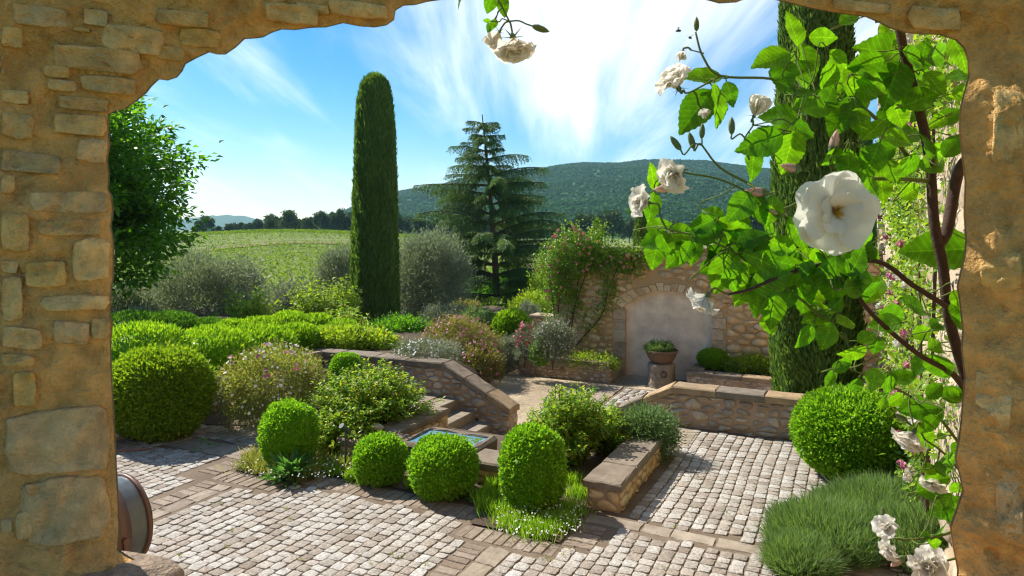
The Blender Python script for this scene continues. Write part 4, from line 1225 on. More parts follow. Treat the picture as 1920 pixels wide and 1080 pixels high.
# ------------------------------------------------------------------ plant builders (all in local coordinates of the plant's base)
def sq_dir(n, p):
    d = rdir(n); s = (np.abs(d) ** p).sum(1) ** (-1 / p)
    g = unit(np.sign(d) * np.abs(d) ** (p - 1))
    return d * s[:, None], g
def trimmed(c, r, n, L, W, p=2.4, depth=.12, up=.25, lump=.03, lf=4.0, core=True, zmin=None, spread=.75):
    c, r = np.array(c, float), np.array(r, float)
    q, g = sq_dir(n, p)
    k = 1 + lump * wob(q + c, lf) - depth * rng.uniform(0, 1, n) ** 2.2 + .025 * rng.normal(size=n)
    P = c + q * r * k[:, None]
    D = unit(g / r) + rdir(n) * spread + np.array([0, 0, up])
    N_ = unit(g / r) * .6 + rdir(n)
    if zmin is not None:
        kp = P[:, 2] > zmin; P, D, N_ = P[kp], D[kp], N_[kp]
    m_ = len(P)
    out = [leaves(P, D, N_, L * rng.uniform(.7, 1.25, m_), W * rng.uniform(.7, 1.2, m_))]
    if core:
        V, T = ICO3; s = (np.abs(V) ** p).sum(1) ** (-1 / p); Q = V * s[:, None]
        out.append((c + Q * r * (.86 - depth * .3 + lump * wob(Q + c, lf))[:, None], T))
    return join(out)
def clumped(c, r, nc, per, cr, L, W, shell=.55, up=.35, p=2.2, zlow=-.5, spread=.9):
    c, r = np.array(c, float), np.array(r, float)
    q, g = sq_dir(nc * 2, p); q = q[q[:, 2] > zlow][:nc]; nc = len(q)
    rad = shell + (1 - shell) * rng.uniform(0, 1, nc) ** .6
    C = c + q * r * rad[:, None] * (1 + .1 * wob(q * 2, 2.0))[:, None]
    cc = np.repeat(C, per, 0); n = len(cc)
    o = rng.normal(size=(n, 3)) * cr * np.repeat(rng.uniform(.6, 1.3, nc), per)[:, None]
    P = cc + o
    D = unit(P - c) * .8 + unit(o) * .6 + rdir(n) * spread + np.array([0, 0, up])
    V = leaves(P, D, rdir(n) + np.array([0, 0, .8]), L * rng.uniform(.65, 1.3, n), W * rng.uniform(.7, 1.25, n))
    return V, C
def discs(P, N_, r, k=7, ruffle=.25):
    n = len(P); N_ = unit(N_); a = unit(np.cross(N_, rdir(n))); b = np.cross(N_, a)
    r = np.broadcast_to(np.asarray(r, float), (n,))
    V = np.empty((n, k + 1, 3)); V[:, 0] = P
    for i in range(k):
        t = 2 * math.pi * i / k; rr = r * (1 + ruffle * rng.uniform(-1, 1, n))
        V[:, i + 1] = P + a * (math.cos(t) * rr)[:, None] + b * (math.sin(t) * rr)[:, None] + N_ * (r * rng.uniform(.05, .45, n))[:, None]
    base = np.arange(n)[:, None] * (k + 1)
    T = np.concatenate([base + np.array([[0, 1 + i, 1 + (i + 1) % k]]) for i in range(k)])
    return V.reshape(-1, 3), T
def shoots(nsh, r, h, lpn, L, W, lean=.6, base_r=.15, droop=.25):
    """upright leafy shoots: leaves alternate along each cane"""
    LP, LD, LN = [], [], []; st_ = MB()
    for i in range(nsh):
        a = rng.uniform(0, 6.283); b0 = np.array([math.cos(a), math.sin(a), 0]) * base_r * rng.uniform(0, 1)
        ln = rng.uniform(.35, 1.0) ** .6; a2 = a + rng.normal(0, .6); out = np.array([math.cos(a2), math.sin(a2), 0]) * r * rng.uniform(.15, 1.0) * lean / .6
        hh = h * rng.uniform(.55, 1.0) * (1 - .35 * (np.linalg.norm(out) / r) ** 2)
        pts = []
        for t in np.linspace(0, 1, 7):
            q = b0 + out * t ** 1.3 + np.array([0, 0, hh * (t - droop * t ** 3 * np.linalg.norm(out) / r)])
            pts.append(q + rng.normal(0, .012, 3))
        st_.tube(pts, [.008 * (1 - .7 * k / 6) + .002 for k in range(7)], 4, False)
        pts = np.array(pts)
        m_ = max(4, int(lpn * rng.uniform(.7, 1.2)))
        t = rng.uniform(.18, 1.0, m_); ii = np.minimum((t * 6).astype(int), 5); fr = (t * 6 - ii)[:, None]
        P = pts[ii] * (1 - fr) + pts[ii + 1] * fr
        dr = rdir(m_); dr[:, 2] = dr[:, 2] * .5 + .15
        LP.append(P + dr * L * .9 * rng.uniform(.1, 1.0, (m_, 1))); LD.append(dr); LN.append(rdir(m_) * .5 + np.array([0, 0, 1]))
    P, D, N_ = np.concatenate(LP), np.concatenate(LD), np.concatenate(LN); m_ = len(P)
    return leaves(P, D, N_, L * rng.uniform(.7, 1.3, m_), W * rng.uniform(.7, 1.2, m_)), st_
def blades(P, D, L, W, bend=.3):
    """thin blade of two segments"""
    n = len(P); D = unit(D); S = unit(np.cross(D, rdir(n))); L = np.broadcast_to(np.asarray(L, float), (n,))[:, None]
    d2 = unit(D + unit(rdir(n) + np.array([0, 0, -.3])) * bend)
    m_ = P + D * L * .55; t = m_ + d2 * L * .45
    W = np.broadcast_to(np.asarray(W, float), (n,))[:, None]
    V = np.stack([P - S * W * .35, P + S * W * .35, m_ + S * W * .5, m_ - S * W * .5, t], 1).reshape(-1, 3)
    b = np.arange(n)[:, None] * 5
    return V, np.concatenate([b + np.array([[0, 1, 2]]), b + np.array([[0, 2, 3]]), b + np.array([[3, 2, 4]])])
def part(name, VT, mat, parent, smooth=False):
    return link(name, npmesh(name, VT[0], VT[1], mat, smooth), parent)
def few_stems(h, r, n=4, rad=.015):
    b = MB()
    for i in range(n):
        a = rng.uniform(0, 6.28); e = np.array([math.cos(a) * r, math.sin(a) * r, h])
        b.tube([(0, 0, -.05), e * .4 + np.array([0, 0, h * .1]), e], [rad, rad * .8, rad * .3], 5, False)
    return b
def box_dome(label, base, rx, h, n, L=.042, W=.026, p=2.2, mat='box', ry=None, group='clipped box balls', depth=.1):
    o = empty('box_ball', base, rng.uniform(0, 6.28), label, 'shrub', group)
    few_stems(h * .6, rx * .5, 4, .02).build('stem', M['bark'], o)
    m_ = max(60, n // 60); q, g = sq_dir(m_, p); q[:, 2] = np.abs(q[:, 2])
    P = np.array([0, 0, h * .5]) + q * np.array([rx, rx, h * .52]) * rng.uniform(.99, 1.06, (m_, 1))
    P = np.repeat(P, 3, 0) + rng.normal(0, L * .35, (m_ * 3, 3))
    stray = leaves(P, np.repeat(g, 3, 0) * .7 + rdir(m_ * 3) * .7 + np.array([0, 0, .5]), rdir(m_ * 3), L, W)
    part('foliage', join([trimmed((0, 0, h * .5), (rx, ry or rx, h * .52), n, L, W, p, depth, .3, .05, 4.0 * min(1.5, .5 / rx), zmin=0.0), stray]), M[mat], o)
    return o
def span(x0, x1, Y): return (x1 - x0) * Y / F

# --- clipped box
def place_box(label, x0, x1, ytop, Y, zb, n, **k):
    c = AT((x0 + x1) / 2, HY, Y); top = CAMH - (ytop - HY) * Y / F
    return box_dome(label, (c.x, Y, zb), span(x0, x1, Y) / 2 * .97, top - zb, n, **k)
place_box('clipped box dome at the left corner of the bed above broad leaves', 492, 592, 757, 8.62, 0, 9000)
place_box('smallest clipped box ball of the three along the bed edge', 666, 761, 820, 8.1, 0, 8000)
place_box('clipped box ball in front of the water basin', 769, 892, 825, 7.72, 0, 11000)
place_box('tall clipped box dome at the right corner of the bed', 940, 1058, 805, 7.35, 0, 12000)
place_box('huge clipped box ball beside the left stone jamb', 206, 392, 656, 10.0, 0, 26000, L=.06, W=.03, mat='box_dark', depth=.14)
place_box('large clipped box mound beside the lavender on the right', 1498, 1700, 736, 8.3, 0, 24000, L=.055, W=.03, depth=.16)
place_box('small box ball against the long parapet', 619, 677, 664, 12.4, 0, 6000)
place_box('tiny box ball in the long planter', 994, 1030, 636, 16.6, -.3, 3500)
place_box('round box ball in the planter right of the stump', 1310, 1363, 656, 16.2, -.3, 6000)
place_box('bright round bush on the bank below the cedar', 925, 994, 583, 20.5, -.6, 7000, L=.08, W=.045, mat='laurel', group='bank shrubs')
place_box('small bright bush left of the round one on the bank', 898, 940, 590, 21.5, -.5, 4000, L=.08, W=.045, mat='laurel', group='bank shrubs')

# --- hedges on the raised bed
def hedge(label, mounds, mat, n, L, W, zb=.45, up=.5):
    o = empty('hedge', (0, 0, 0), 0, label, 'hedge', 'hedges on the raised bed')
    ps = []
    for (x0, x1, yt, Y) in mounds:
        c = AT((x0 + x1) / 2, HY, Y); top = CAMH - (yt - HY) * Y / F; rx = span(x0, x1, Y) / 2
        h = max(.3, top - zb)
        ps.append(trimmed((c.x, Y, zb + h * .35), (rx * 1.12, rx * 1.1, h * .66), n, L, W, 2.3, .15, up, .06, 2.5, zmin=zb - .05))
    part('foliage', join(ps), M[mat], o)
    few_stems(.4, .3, 3, .02).build('stem', M['bark'], o, loc=(AT((mounds[0][0] + mounds[0][1]) / 2, HY, mounds[0][3]).x, mounds[0][3], zb))
hedge('bright laurel hedge in rounded mounds just above the left wall', [(200, 345, 611, 10.9), (320, 460, 619, 12.0), (430, 545, 616, 13.0), (520, 600, 612, 14.0), (570, 655, 617, 14.9)], 'laurel', 8500, .085, .03)
hedge('second row of bright laurel mounds behind the first', [(445, 520, 597, 15.2), (500, 580, 589, 15.8), (555, 620, 593, 16.6), (400, 470, 603, 14.6), (610, 665, 606, 16.5)], 'laurel', 5000, .09, .035)
hedge('dark flat clipped hedge behind the laurel at the far left', [(190, 300, 586, 14.2), (270, 372, 586, 14.8), (345, 430, 598, 15.0), (395, 450, 602, 15.2)], 'hedge_dark', 8000, .07, .03)

# --- cypresses
def cypress(label, x0, x1, ytop, Y, zb, n, taper, mat='cypress', L=.22, W=.055, wob_a=.05):
    c = AT((x0 + x1) / 2, HY, Y); H = CAMH - (ytop - HY) * Y / F - zb; rr = span(x0, x1, Y) / 2
    o = empty('cypress_tree', (c.x, Y, zb), rng.uniform(0, 6.28), label, 'tree', 'cypress trees')
    s = rng.uniform(0, 1, n) ** .93; a = rng.uniform(0, 2 * math.pi, n)
    def rad(s, a):
        base = np.interp(s, taper[0], taper[1]) * rr
        q = np.stack([np.cos(a) * 1.2, np.sin(a) * 1.2, s * H * .35], -1)
        return base * (1 + wob_a * wob(q, 3.2) + .03 * np.sin(a * 9 + s * 22 + 2 * np.sin(s * 13)))
    r0 = rad(s, a) * (1 - .16 * rng.uniform(0, 1, n) ** 2 + .02 * rng.normal(size=n))
    z = s * H
    P = np.stack([np.cos(a) * r0, np.sin(a) * r0, z], 1)
    o_ = np.stack([np.cos(a), np.sin(a), np.zeros(n)], 1)
    D = o_ * .35 + np.array([0, 0, 1.0]) + rdir(n) * .4
    lv = leaves(P - D * L * .3, D, o_ + rdir(n) * .7, L * rng.uniform(.6, 1.2, n), W * rng.uniform(.7, 1.3, n))
    sg, ag = np.meshgrid(np.linspace(0.0, .985, 40), np.linspace(0, 2 * math.pi, 24, endpoint=False), indexing='ij')
    rc = rad(sg.ravel(), ag.ravel()) * .86
    CV = np.stack([np.cos(ag.ravel()) * rc, np.sin(ag.ravel()) * rc, sg.ravel() * H], 1)
    T = []
    for i in range(39):
        for k in range(24):
            p0, p1 = i * 24 + k, i * 24 + (k + 1) % 24; T += [(p0, p1, p1 + 24), (p0, p1 + 24, p0 + 24)]
    part('crown', join([lv, (CV, np.array(T))]), M[mat], o)
    MB().tube([(0, 0, -.3), (0, 0, H * .5)], [rr * .16, rr * .08], 8).build('trunk', M['bark'], o)
TALL = ([0, .03, .12, .3, .6, .8, .9, .955, .985, 1.0], [.88, 1.0, 1.03, 1.0, .93, .84, .74, .62, .42, .08])
cypress('tall clipped columnar cypress standing alone left of the cedar', 661, 746, 142, 25.0, -.9, 42000, TALL)
RIGHT = ([0, .02, .06, .2, .5, .8, .93, 1.0], [.55, .78, .95, 1.03, .95, .80, .55, .06])
cypress('thick dark cypress behind the white rose near the parapet', 1450, 1606, -190, 10.6, -.05, 56000, RIGHT, L=.13, W=.035, wob_a=.09)
cypress('slim distant cypress behind the niche wall by the climbing rose', 1109, 1131, 412, 34, -1.5, 3500, TALL)
cypress('distant cypress behind the niche wall below the white roses', 1186, 1224, 398, 28, -1.5, 6000, TALL)
cypress('distant cypress half hidden behind the thick one', 1604, 1640, 250, 24, -1.5, 6000, TALL)

# --- branching tree helper
def branch_tree(h0, spread, levels, seed, trunk_r, up=.5, nb=(4, 5)):
    rnd = random.Random(seed); b = MB(); tips = []
    def grow(p, d, ln, r, lv):
        pts = [p]; q = p.copy(); dd = d.copy()
        for k in range(4):
            dd = (dd + Vector((rnd.gauss(0, .16), rnd.gauss(0, .16), rnd.gauss(.03, .1)))).normalized(); q = q + dd * ln / 4; pts.append(q.copy())
        b.tube(pts, [r * (1 - .12 * k) for k in range(5)], 6 if lv < 2 else 4, False)
        if lv >= 2: tips.extend(pts[2:])
        if lv >= levels: tips.append(q); return
        for k in range(rnd.randint(*nb)):
            t = rnd.uniform(.35, 1.0); i = min(3, int(t * 4)); s = pts[i].lerp(pts[i + 1], t * 4 - i)
            a = rnd.uniform(0, 6.28); e = Vector((math.cos(a), math.sin(a), up * rnd.uniform(-.1, 1.3))).normalized()
            grow(s, (dd * .45 + e * spread).normalized(), ln * rnd.uniform(.55, .8), r * .5, lv + 1)
    grow(Vector((0, 0, -.3)), Vector((0, 0, 1)), h0, trunk_r, 0)
    return b, np.array([tuple(t) for t in tips])
# big leafy tree at the left
def big_tree():
    c = AT(120, HY, 21.0)
    o = empty('leafy_tree', (c.x, 21.0, -1.3), 0, 'big leafy oak with dark glossy leaves beside the left jamb', 'tree')
    b, tips = branch_tree(4.2, 1.0, 4, 9, .28, .45, (4, 5))
    C0 = np.array([0, 0, 5.4]); S = np.array([3.35, 3.6, 3.6])
    # fit the branch tips inside the crown's outline
    b2 = MB(); b2.f = b.f
    def fit(P):
        P = np.array(P, float); d = (P - C0) / S; r = np.linalg.norm(d, axis=1)
        k = np.where(P[:, 2] > 2.2, np.where(r > .96, .96 / np.maximum(r, 1e-6), 1), 1)
        return C0 + (P - C0) * k[:, None]
    b2.v = [tuple(q) for q in fit(b.v)]
    b2.build('trunk', M['bark'], o, True)
    tips = fit(tips)
    q, g = sq_dir(900, 2.1); q = q[q[:, 2] > -.75]
    rad = rng.uniform(.5, 1, len(q)) ** .5
    C = np.concatenate([tips[rng.permutation(len(tips))[:420]], C0 + q[:300] * S * (rad[:300] * (1 + .2 * wob(q[:300], 3)))[:, None]])
    per = 70
    cc = np.repeat(C, per, 0); n = len(cc); off = rng.normal(size=(n, 3)) * np.array([.26, .26, .17])
    P = cc + off
    D = unit(off) + unit(P - C0) * .5 + rdir(n) * .7
    V, T = leaves(P, D, rdir(n) * .7 + np.array([0, 0, 1.0]), rng.uniform(.16, .27, n), rng.uniform(.10, .16, n))
    part('crown', (V, T), M['oak'], o)
big_tree()

# --- olives and grey shrubs
def olive(label, x0, x1, ytop, Y, zb, nc, per=50, L=.15, W=.045, mat='olive'):
    c = AT((x0 + x1) / 2, HY, Y); H = CAMH - (ytop - HY) * Y / F - zb; rx = span(x0, x1, Y) / 2
    o = empty('olive_tree', (c.x, Y, zb), rng.uniform(0, 6.28), label, 'tree', 'olive trees below the terrace')
    few_stems(H * .5, rx * .5, 7, .05).build('trunk', M['bark'], o)
    (VT, C) = clumped((0, 0, H * .48), (rx * .95, rx * .95, H * .52), int(nc * 1.5), per, .21, L, W, .45, .5, 2.2, -1.0)
    part('crown', VT, M[mat], o)
olive('broad silvery olive below the vineyard left of the tall cypress', 272, 498, 478, 27, -1.9, 560)
olive('low silvery olive at the foot of the leafy oak', 170, 300, 540, 24, -1.8, 300)
olive('round silvery olive just right of the tall cypress', 735, 884, 432, 31, -1.9, 520)
olive('silvery olive peeping out left of the tall cypress', 585, 690, 462, 33, -1.9, 300)
olive('low pale grey shrub between the two olives', 488, 600, 534, 23, -1.5, 220, mat='grey')

# --- cedar
def cedar():
    c = AT(932, HY, 41)
    o = empty('cedar_tree', (c.x, 41, -2.0), 0, 'blue green cedar with long drooping tiers below the hill', 'tree')
    H = 11.9; lean = np.array([-.9, 0, 0])
    tr = [tuple(np.array([0, 0, z]) + lean * (z / H) ** 1.5) for z in np.linspace(-.4, H, 10)]
    MB().tube(tr, [.24 * (1 - z / 9.3) + .02 for z in range(10)], 8).build('trunk', M['bark'], o)
    br = MB(); P, D, N_ = [], [], []
    z = 1.0; az = 0
    step = lambda f: np.interp(f, [0, .5, .8, 1], [.62, .60, .48, .3])
    while z < H - .25:
        f = z / H
        Lm = np.interp(f, [0, .12, .25, .45, .6, .75, .9, 1], [3.6, 5.3, 5.8, 5.1, 4.4, 3.0, 1.6, .5])
        whorl = []
        for k in range(4):
            az += 2.39996 + rng.normal(0, .3); whorl.append((az, Lm * rng.choice([.5, .7, .9, 1.12]), rng.uniform(.05, .40)))
        for zz, a_, l_, r_ in ((3.6, 0.25, 5.0, .30), (4.3, -.2, 4.3, .46), (4.9, .1, 3.9, .50), (3.4, 3.3, 5.2, .28), (4.2, 2.9, 4.4, .40), (2.4, -.3, 5.2, .22), (2.6, 3.0, 5.4, .16), (6.0, 3.2, 2.9, .45), (6.6, .2, 2.6, .40)):
            if z <= zz < z + step(f): whorl.append((a_, l_, r_))
        for az_, ln, rise in whorl:
            d = np.array([math.cos(az_), math.sin(az_), 0]); base = np.array([0, 0, z]) + lean * f ** 1.5
            pts = []
            for t in np.linspace(0, 1, 8):
                pts.append(base + d * ln * t + np.array([0, 0, ln * (rise * t - (rise * .55 + .03) * t ** 2.6)]))
            br.tube(pts, [.055 * ln / 4 * (1 - .85 * t / 7) + .008 for t in range(8)], 4, False)
            pts = np.array(pts); side = np.cross(d, [0, 0, 1.0])
            m_ = int(ln / .16) + 3
            for j in range(m_):
                t = .12 + .88 * (j + .5) / m_; ii = min(int(t * 7), 6); q = pts[ii] + (pts[ii + 1] - pts[ii]) * (t * 7 - ii)
                for s in (-1, 1):
                    sl2 = (.75 * (1 - t) + .30) * min(1, ln / 2.6) * rng.uniform(.6, 1.15); dd = unit(side * s + d * rng.uniform(.5, 1.0) + np.array([0, 0, rng.uniform(-.15, .12)]))
                    w = np.linspace(.05, 1, max(4, int(sl2 / .065)))[:, None]
                    pp = q + dd * sl2 * w + np.array([0, 0, -1.0]) * sl2 * .95 * w ** 1.7
                    pp = np.repeat(pp, 4, 0); mm = len(pp)
                    P.append(pp); D.append(dd * .7 + rdir(mm) * .6 + np.array([0, 0, -.45])); N_.append(rdir(mm) * .6 + np.array([0, 0, 1.0]))
        z += step(f)
    P, D, N_ = np.concatenate(P), np.concatenate(D), np.concatenate(N_); n = len(P)
    br.build('branches', M['bark'], o)
    part('needles', leaves(P, D, N_, rng.uniform(.12, .22, n), rng.uniform(.03, .055, n)), M['cedar'], o)
cedar()

# --- pines beyond the vineyard
def pine_proto(seed):
    o = empty('pine_tree'); r2 = np.random.default_rng(seed); H = 9.0
    MB().tube([(0, 0, -2), (.15, 0, H * .5), (.0, .1, H * .85)], [.22, .16, .06], 6).build('trunk', M['bark'], o)
    VT, C = clumped((0, 0, H * .60), (2.9 * r2.uniform(.8, 1.2), 2.9, H * .42), 70, 26, .42, .75, .5, .4, .2, 2.2, -.6)
    part('crown', VT, M['pine'], o)
    return o
pines = [pine_proto(k) for k in range(3)]
pine_spots = []
for x in np.concatenate([np.linspace(372, 405, 3), np.linspace(425, 668, 20), np.linspace(740, 1010, 12), np.linspace(1040, 1460, 16)]):
    Y = rng.uniform(232, 262); pine_spots.append((x + rng.uniform(-5, 5), Y, rng.uniform(.62, 1.0) * np.interp(x, [370, 430, 560, 660, 800, 1460], [.9, .65, 1.0, 1.15, 1.2, 1.3])))
for i, (x, Y, s) in enumerate(pine_spots):
    src = pines[i % 3]
    if i < 3: o = src
    else:
        o = src.copy(); COL.objects.link(o)
        for ch in src.children:
            q = ch.copy(); COL.objects.link(q); q.parent = o
    X = (x - 960) / F * Y
    o.location = (X, Y, float(terr(X, Y)) - .3); o.scale = (s, s, s); o.rotation_euler = (0, 0, rng.uniform(0, 6.28))
    props(o, 'dark pine in the belt of trees beyond the vineyard' if x < 700 else 'dark pine in the wood at the foot of the long hill', 'tree', 'pines beyond the vineyard' if x < 700 else 'pines at the foot of the hill')

# --- loose shrubs and flowers
def shrub(name, label, x0, x1, ytop, Y, zb, mat, nc, per, L, W, flowers=(), group='garden shrubs', shell=.5, cr=None, up=.35, cat='shrub', ry=1.0, zlow=-.6, rz=0.0):
    c = AT((x0 + x1) / 2, HY, Y); H = CAMH - (ytop - HY) * Y / F - zb; rx = span(x0, x1, Y) / 2
    o = empty(name, (c.x, Y, zb), rz, label, cat, group)
    few_stems(H * .7, rx * .6, 6, .012).build('stem', M['stem'], o)
    VT, C = clumped((0, 0, H * .46), (rx * .92, rx * .92 * ry, H * .5), nc, per, cr or rx * .11, L, W, shell, up, 2.3, zlow)
    part('foliage', VT, M[mat], o)
    for (fm, n, r, top) in flowers:
        q, g = sq_dir(n * 3, 2.3); q = q[q[:, 2] > top][:n]
        P = np.array([0, 0, H * .46]) + q * np.array([rx * .95, rx * .95 * ry, H * .55]) * rng.uniform(.88, 1.08, (len(q), 1))
        part('blossoms', discs(P, q + rdir(len(q)) * .5 + np.array([0, -.3, .2]), r * rng.uniform(.6, 1.2, len(q))), M[fm], o)
    return o
shrub('daisy_bush', 'bushy white daisies with pink valerian before the left wall', 414, 602, 650, 10.5, 0, 'daisy_leaf', 330, 42, .06, .022, [('white', 260, .022, -.55), ('pink', 45, .035, .45)], cr=.075)
shrub('rock_rose', 'rounded rock rose covered in small pink flowers on the bank', 788, 930, 594, 17.2, -.55, 'cistus', 330, 40, .075, .025, [('pink', 330, .032, -.3)])
shrub('rock_rose', 'low pink flowered shrub at the edge of the gravel', 862, 940, 640, 16.2, -.70, 'cistus', 130, 40, .07, .028, [('pink', 70, .035, -.3)])
shrub('daisy_mound', 'mound of white lilac daisies behind the parapet coping', 738, 858, 637, 13.3, .25, 'grey', 170, 36, .06, .018, [('white', 150, .026, -.1)])
shrub('silver_shrub', 'small silver leaved shrub beside the daisy bush', 560, 606, 690, 11.4, 0, 'grey', 90, 36, .07, .016)
shrub('bank_shrub', 'grey green shrub behind the rock rose under the olive', 790, 880, 568, 22, -.6, 'grey', 190, 36, .09, .025)
shrub('bank_shrub', 'olive brown shrub on the bank left of the cedar trunk', 830, 905, 562, 24, -.8, 'cistus', 190, 36, .09, .03, [('pink', 40, .03, 0)])
shrub('bank_shrub', 'dark low juniper on the bank below the cedar', 860, 930, 574, 21, -.6, 'juniper', 170, 36, .09, .025)
shrub('bank_shrub', 'soft grey lavender shrub between rock rose and planter', 918, 985, 632, 17.8, -.68, 'grey', 170, 36, .09, .02)
shrub('bank_shrub', 'yellow green shrub far back below the cedar branches', 955, 1040, 545, 30, -1.6, 'yellowgreen', 220, 34, .12, .06)
shrub('bank_shrub', 'small grey bush far back beside the garden wall', 965, 1015, 562, 26, -1.3, 'grey', 150, 34, .10, .03)
shrub('bank_shrub', 'dark shrub under the right side of the olive', 690, 800, 600, 21, -.4, 'oak', 200, 36, .09, .05)
shrub('bank_shrub', 'green shrub at the foot of the tall cypress', 640, 745, 622, 15.0, .15, 'rose', 210, 36, .075, .04)
shrub('bank_shrub', 'yellow tipped shrub right of the laurel hedge', 585, 690, 614, 14.4, .3, 'yellowgreen', 200, 36, .075, .035)
shrub('bank_shrub', 'pale green scrub in front of the olives at the left', 200, 300, 575, 19, -.5, 'grey', 190, 34, .1, .03)
shrub('white_valerian', 'tall white valerian at the left end of the long planter', 1000, 1072, 603, 16.5, -.35, 'grey', 160, 36, .07, .025, [('white', 230, .02, -.2)], up=.8, ry=.6, cr=.11)
shrub('red_valerian', 'pink red valerian flowers left of the white ones', 962, 1004, 606, 16.9, -.4, 'grey', 60, 36, .06, .02, [('red', 110, .03, .1)], up=.9)
shrub('planter_herbs', 'low green herbs spilling in the long planter', 1046, 1166, 670, 16.8, -.36, 'rose', 110, 30, .05, .03, [('pink', 40, .02, .2)], ry=.3, rz=A26)
shrub('planter_herbs', 'low dark herbs in the planter right of the round box', 1362, 1470, 672, 15.6, -.34, 'rose', 170, 34, .05, .03, [('pink', 25, .022, .2)], ry=.3, rz=A26)
shrub('pot_herbs', 'grey green herbs with red pinks in the terracotta bowl', 1208, 1266, 645, 16.15, .08, 'lavender', 120, 34, .06, .014, [('red', 14, .028, .55)], up=1.2)
shrub('trailing_juniper', 'dark prostrate juniper hanging over the seat wall end', 1166, 1262, 772, 9.05, .05, 'juniper', 260, 42, .055, .016, cr=.07, zlow=-.7)
shrub('meadow_scrub', 'light green scrub behind the niche wall at the left end', 990, 1060, 505, 36, -2.0, 'yellowgreen', 150, 34, .16, .08)
shrub('meadow_scrub', 'dark bushes behind the niche wall near the cedar', 880, 1010, 520, 52, -2.6, 'oak', 260, 34, .25, .14)

def rose_bush(label, x, Y, zb, r, h, nsh, lpn, L=.055, W=.034, fl=None):
    c = AT(x, HY, Y)
    o = empty('rose_bush', (c.x, Y, zb), 0, label, 'shrub', 'rose bushes in the bed')
    VT, st_ = shoots(nsh, r, h, lpn, L, W, .6, r * .35)
    st_.build('canes', M['green_cane'], o)
    part('foliage', VT, M['rose'], o)
    if fl:
        q = rdir(fl[1]); q[:, 2] = np.abs(q[:, 2]); part('blossoms', discs(q * np.array([r * .8, r * .8, h * .85]), q, fl[2]), M[fl[0]], o)
rose_bush('leafy rose bush left of the steps with reddish young leaves', 690, 9.9, 0, .80, 1.16, 260, 105)
rose_bush('low rose bush between the broad leaved plant and the taller rose', 645, 9.2, 0, .50, .66, 110, 80)
rose_bush('tall pale rose bush right of the basin', 1068, 8.7, 0, .54, 1.14, 190, 100)
rose_bush('smaller rose bush behind the seat wall and juniper', 1135, 9.1, 0, .40, .76, 90, 90)

def shoot_shrub(label, x, Y, zb, r, h, nsh, lpn, mat, L, W):
    c = AT(x, HY, Y); o = empty('tall_shrub', (c.x, Y, zb), 0, label, 'shrub', 'upright shrubs behind the hedge')
    VT, st_ = shoots(nsh, r, h, lpn, L, W, .5, r * .6, .1); st_.build('canes', M['green_cane'], o); part('foliage', VT, M[mat], o)
shoot_shrub('upright yellow green shrub before the broad olive', 462, 19, -.2, .75, 1.75, 60, 60, 'yellowgreen', .13, .06)
shoot_shrub('upright green shrub left of the cypress foot', 610, 20.5, -.3, .9, 2.1, 80, 70, 'yellowgreen', .13, .06)
shoot_shrub('wispy green shrub between laurel hedge and cypress', 655, 18, -.1, .6, 1.3, 46, 50, 'rose', .11, .05)
# lavender, grasses, broad leaves
def lavender():
    o = empty('lavender', (0, 0, 0), 0, 'big soft lavender mound in the lower right corner', 'lavender')
    ps = []
    for (x0, x1, yt, Y, n) in ((1440, 1660, 938, 6.5, 7000), (1540, 1760, 900, 7.0, 7500), (1600, 1790, 846, 7.9, 6500), (1640, 1800, 935, 6.2, 5000), (1440, 1560, 1000, 6.05, 3600), (1690, 1800, 850, 7.2, 3500)):
        c = AT((x0 + x1) / 2, HY, Y); top = CAMH - (yt - HY) * Y / F; rx = span(x0, x1, Y) / 2
        n = int(n * 1.7); d = rdir(n); d[:, 2] = np.abs(d[:, 2])
        rr = rng.uniform(.45, 1.0, n) ** .6 * (1 + .10 * wob(d * 3 + x0, 2.2))
        L = .19
        P = np.array([c.x, Y, 0.0]) + d * np.array([rx, rx, max(.15, top - L * .7)]) * rr[:, None]
        D = d * .75 + np.array([0, 0, .7]) + rdir(n) * .42
        ps.append(blades(P, D, L * rng.uniform(.45, 1.1, n), .0055, .5))
    part('foliage', join(ps), M['lavender'], o)
    c = AT(1620, HY, 7.0)
    few_stems(.25, .7, 14, .01).build('stem', M['bark'], o, loc=(c.x, 7.0, 0))
lavender()
def tufts(name, label, spots, mat, L, W, n, group=None, kind=None, spread=.45, cat='grass'):
    o = empty(name, (0, 0, 0), 0, label, cat, group, kind); ps = []
    for (x, y, r) in spots:
        p = GP(x, y, 0.01); m_ = n
        off = rng.normal(size=(m_, 3)) * r; off[:, 2] = 0
        ps.append(blades(np.array(p) + off, rdir(m_) * spread + np.array([0, 0, 1.0]), L * rng.uniform(.5, 1.2, m_), W, .4))
    part('blades', join(ps), M[mat], o); return o
g_ = tufts('grass_tufts', 'bright green grass round the foot of the tall box dome', [(930, 960, .09), (960, 985, .10), (1000, 1000, .10), (1040, 985, .10), (1075, 960, .09), (1085, 930, .08), (915, 935, .06), (1020, 1000, .08), (970, 960, .1), (1060, 985, .08), (925, 915, .05), (1072, 905, .06)], 'grass', .15, .008, 260, kind='stuff')
P = np.concatenate([np.array(GP(rng.uniform(930, 1090), rng.uniform(945, 1003), rng.uniform(.04, .15)))[None] for _ in range(260)])
part('blossoms', discs(P, rdir(260) * .5 + np.array([0, -.5, 1]), .009), M['white'], g_)
tufts('weed_tufts', 'thin weeds growing along the bed edge between the box balls', [(600, 880, .05), (625, 890, .05), (655, 900, .03), (680, 908, .03), (770, 915, .03), (795, 925, .03), (895, 940, .04), (905, 955, .03), (645, 870, .06), (610, 850, .08), (740, 905, .03), (740, 790, .03)], 'grass', .16, .010, 110, kind='stuff')
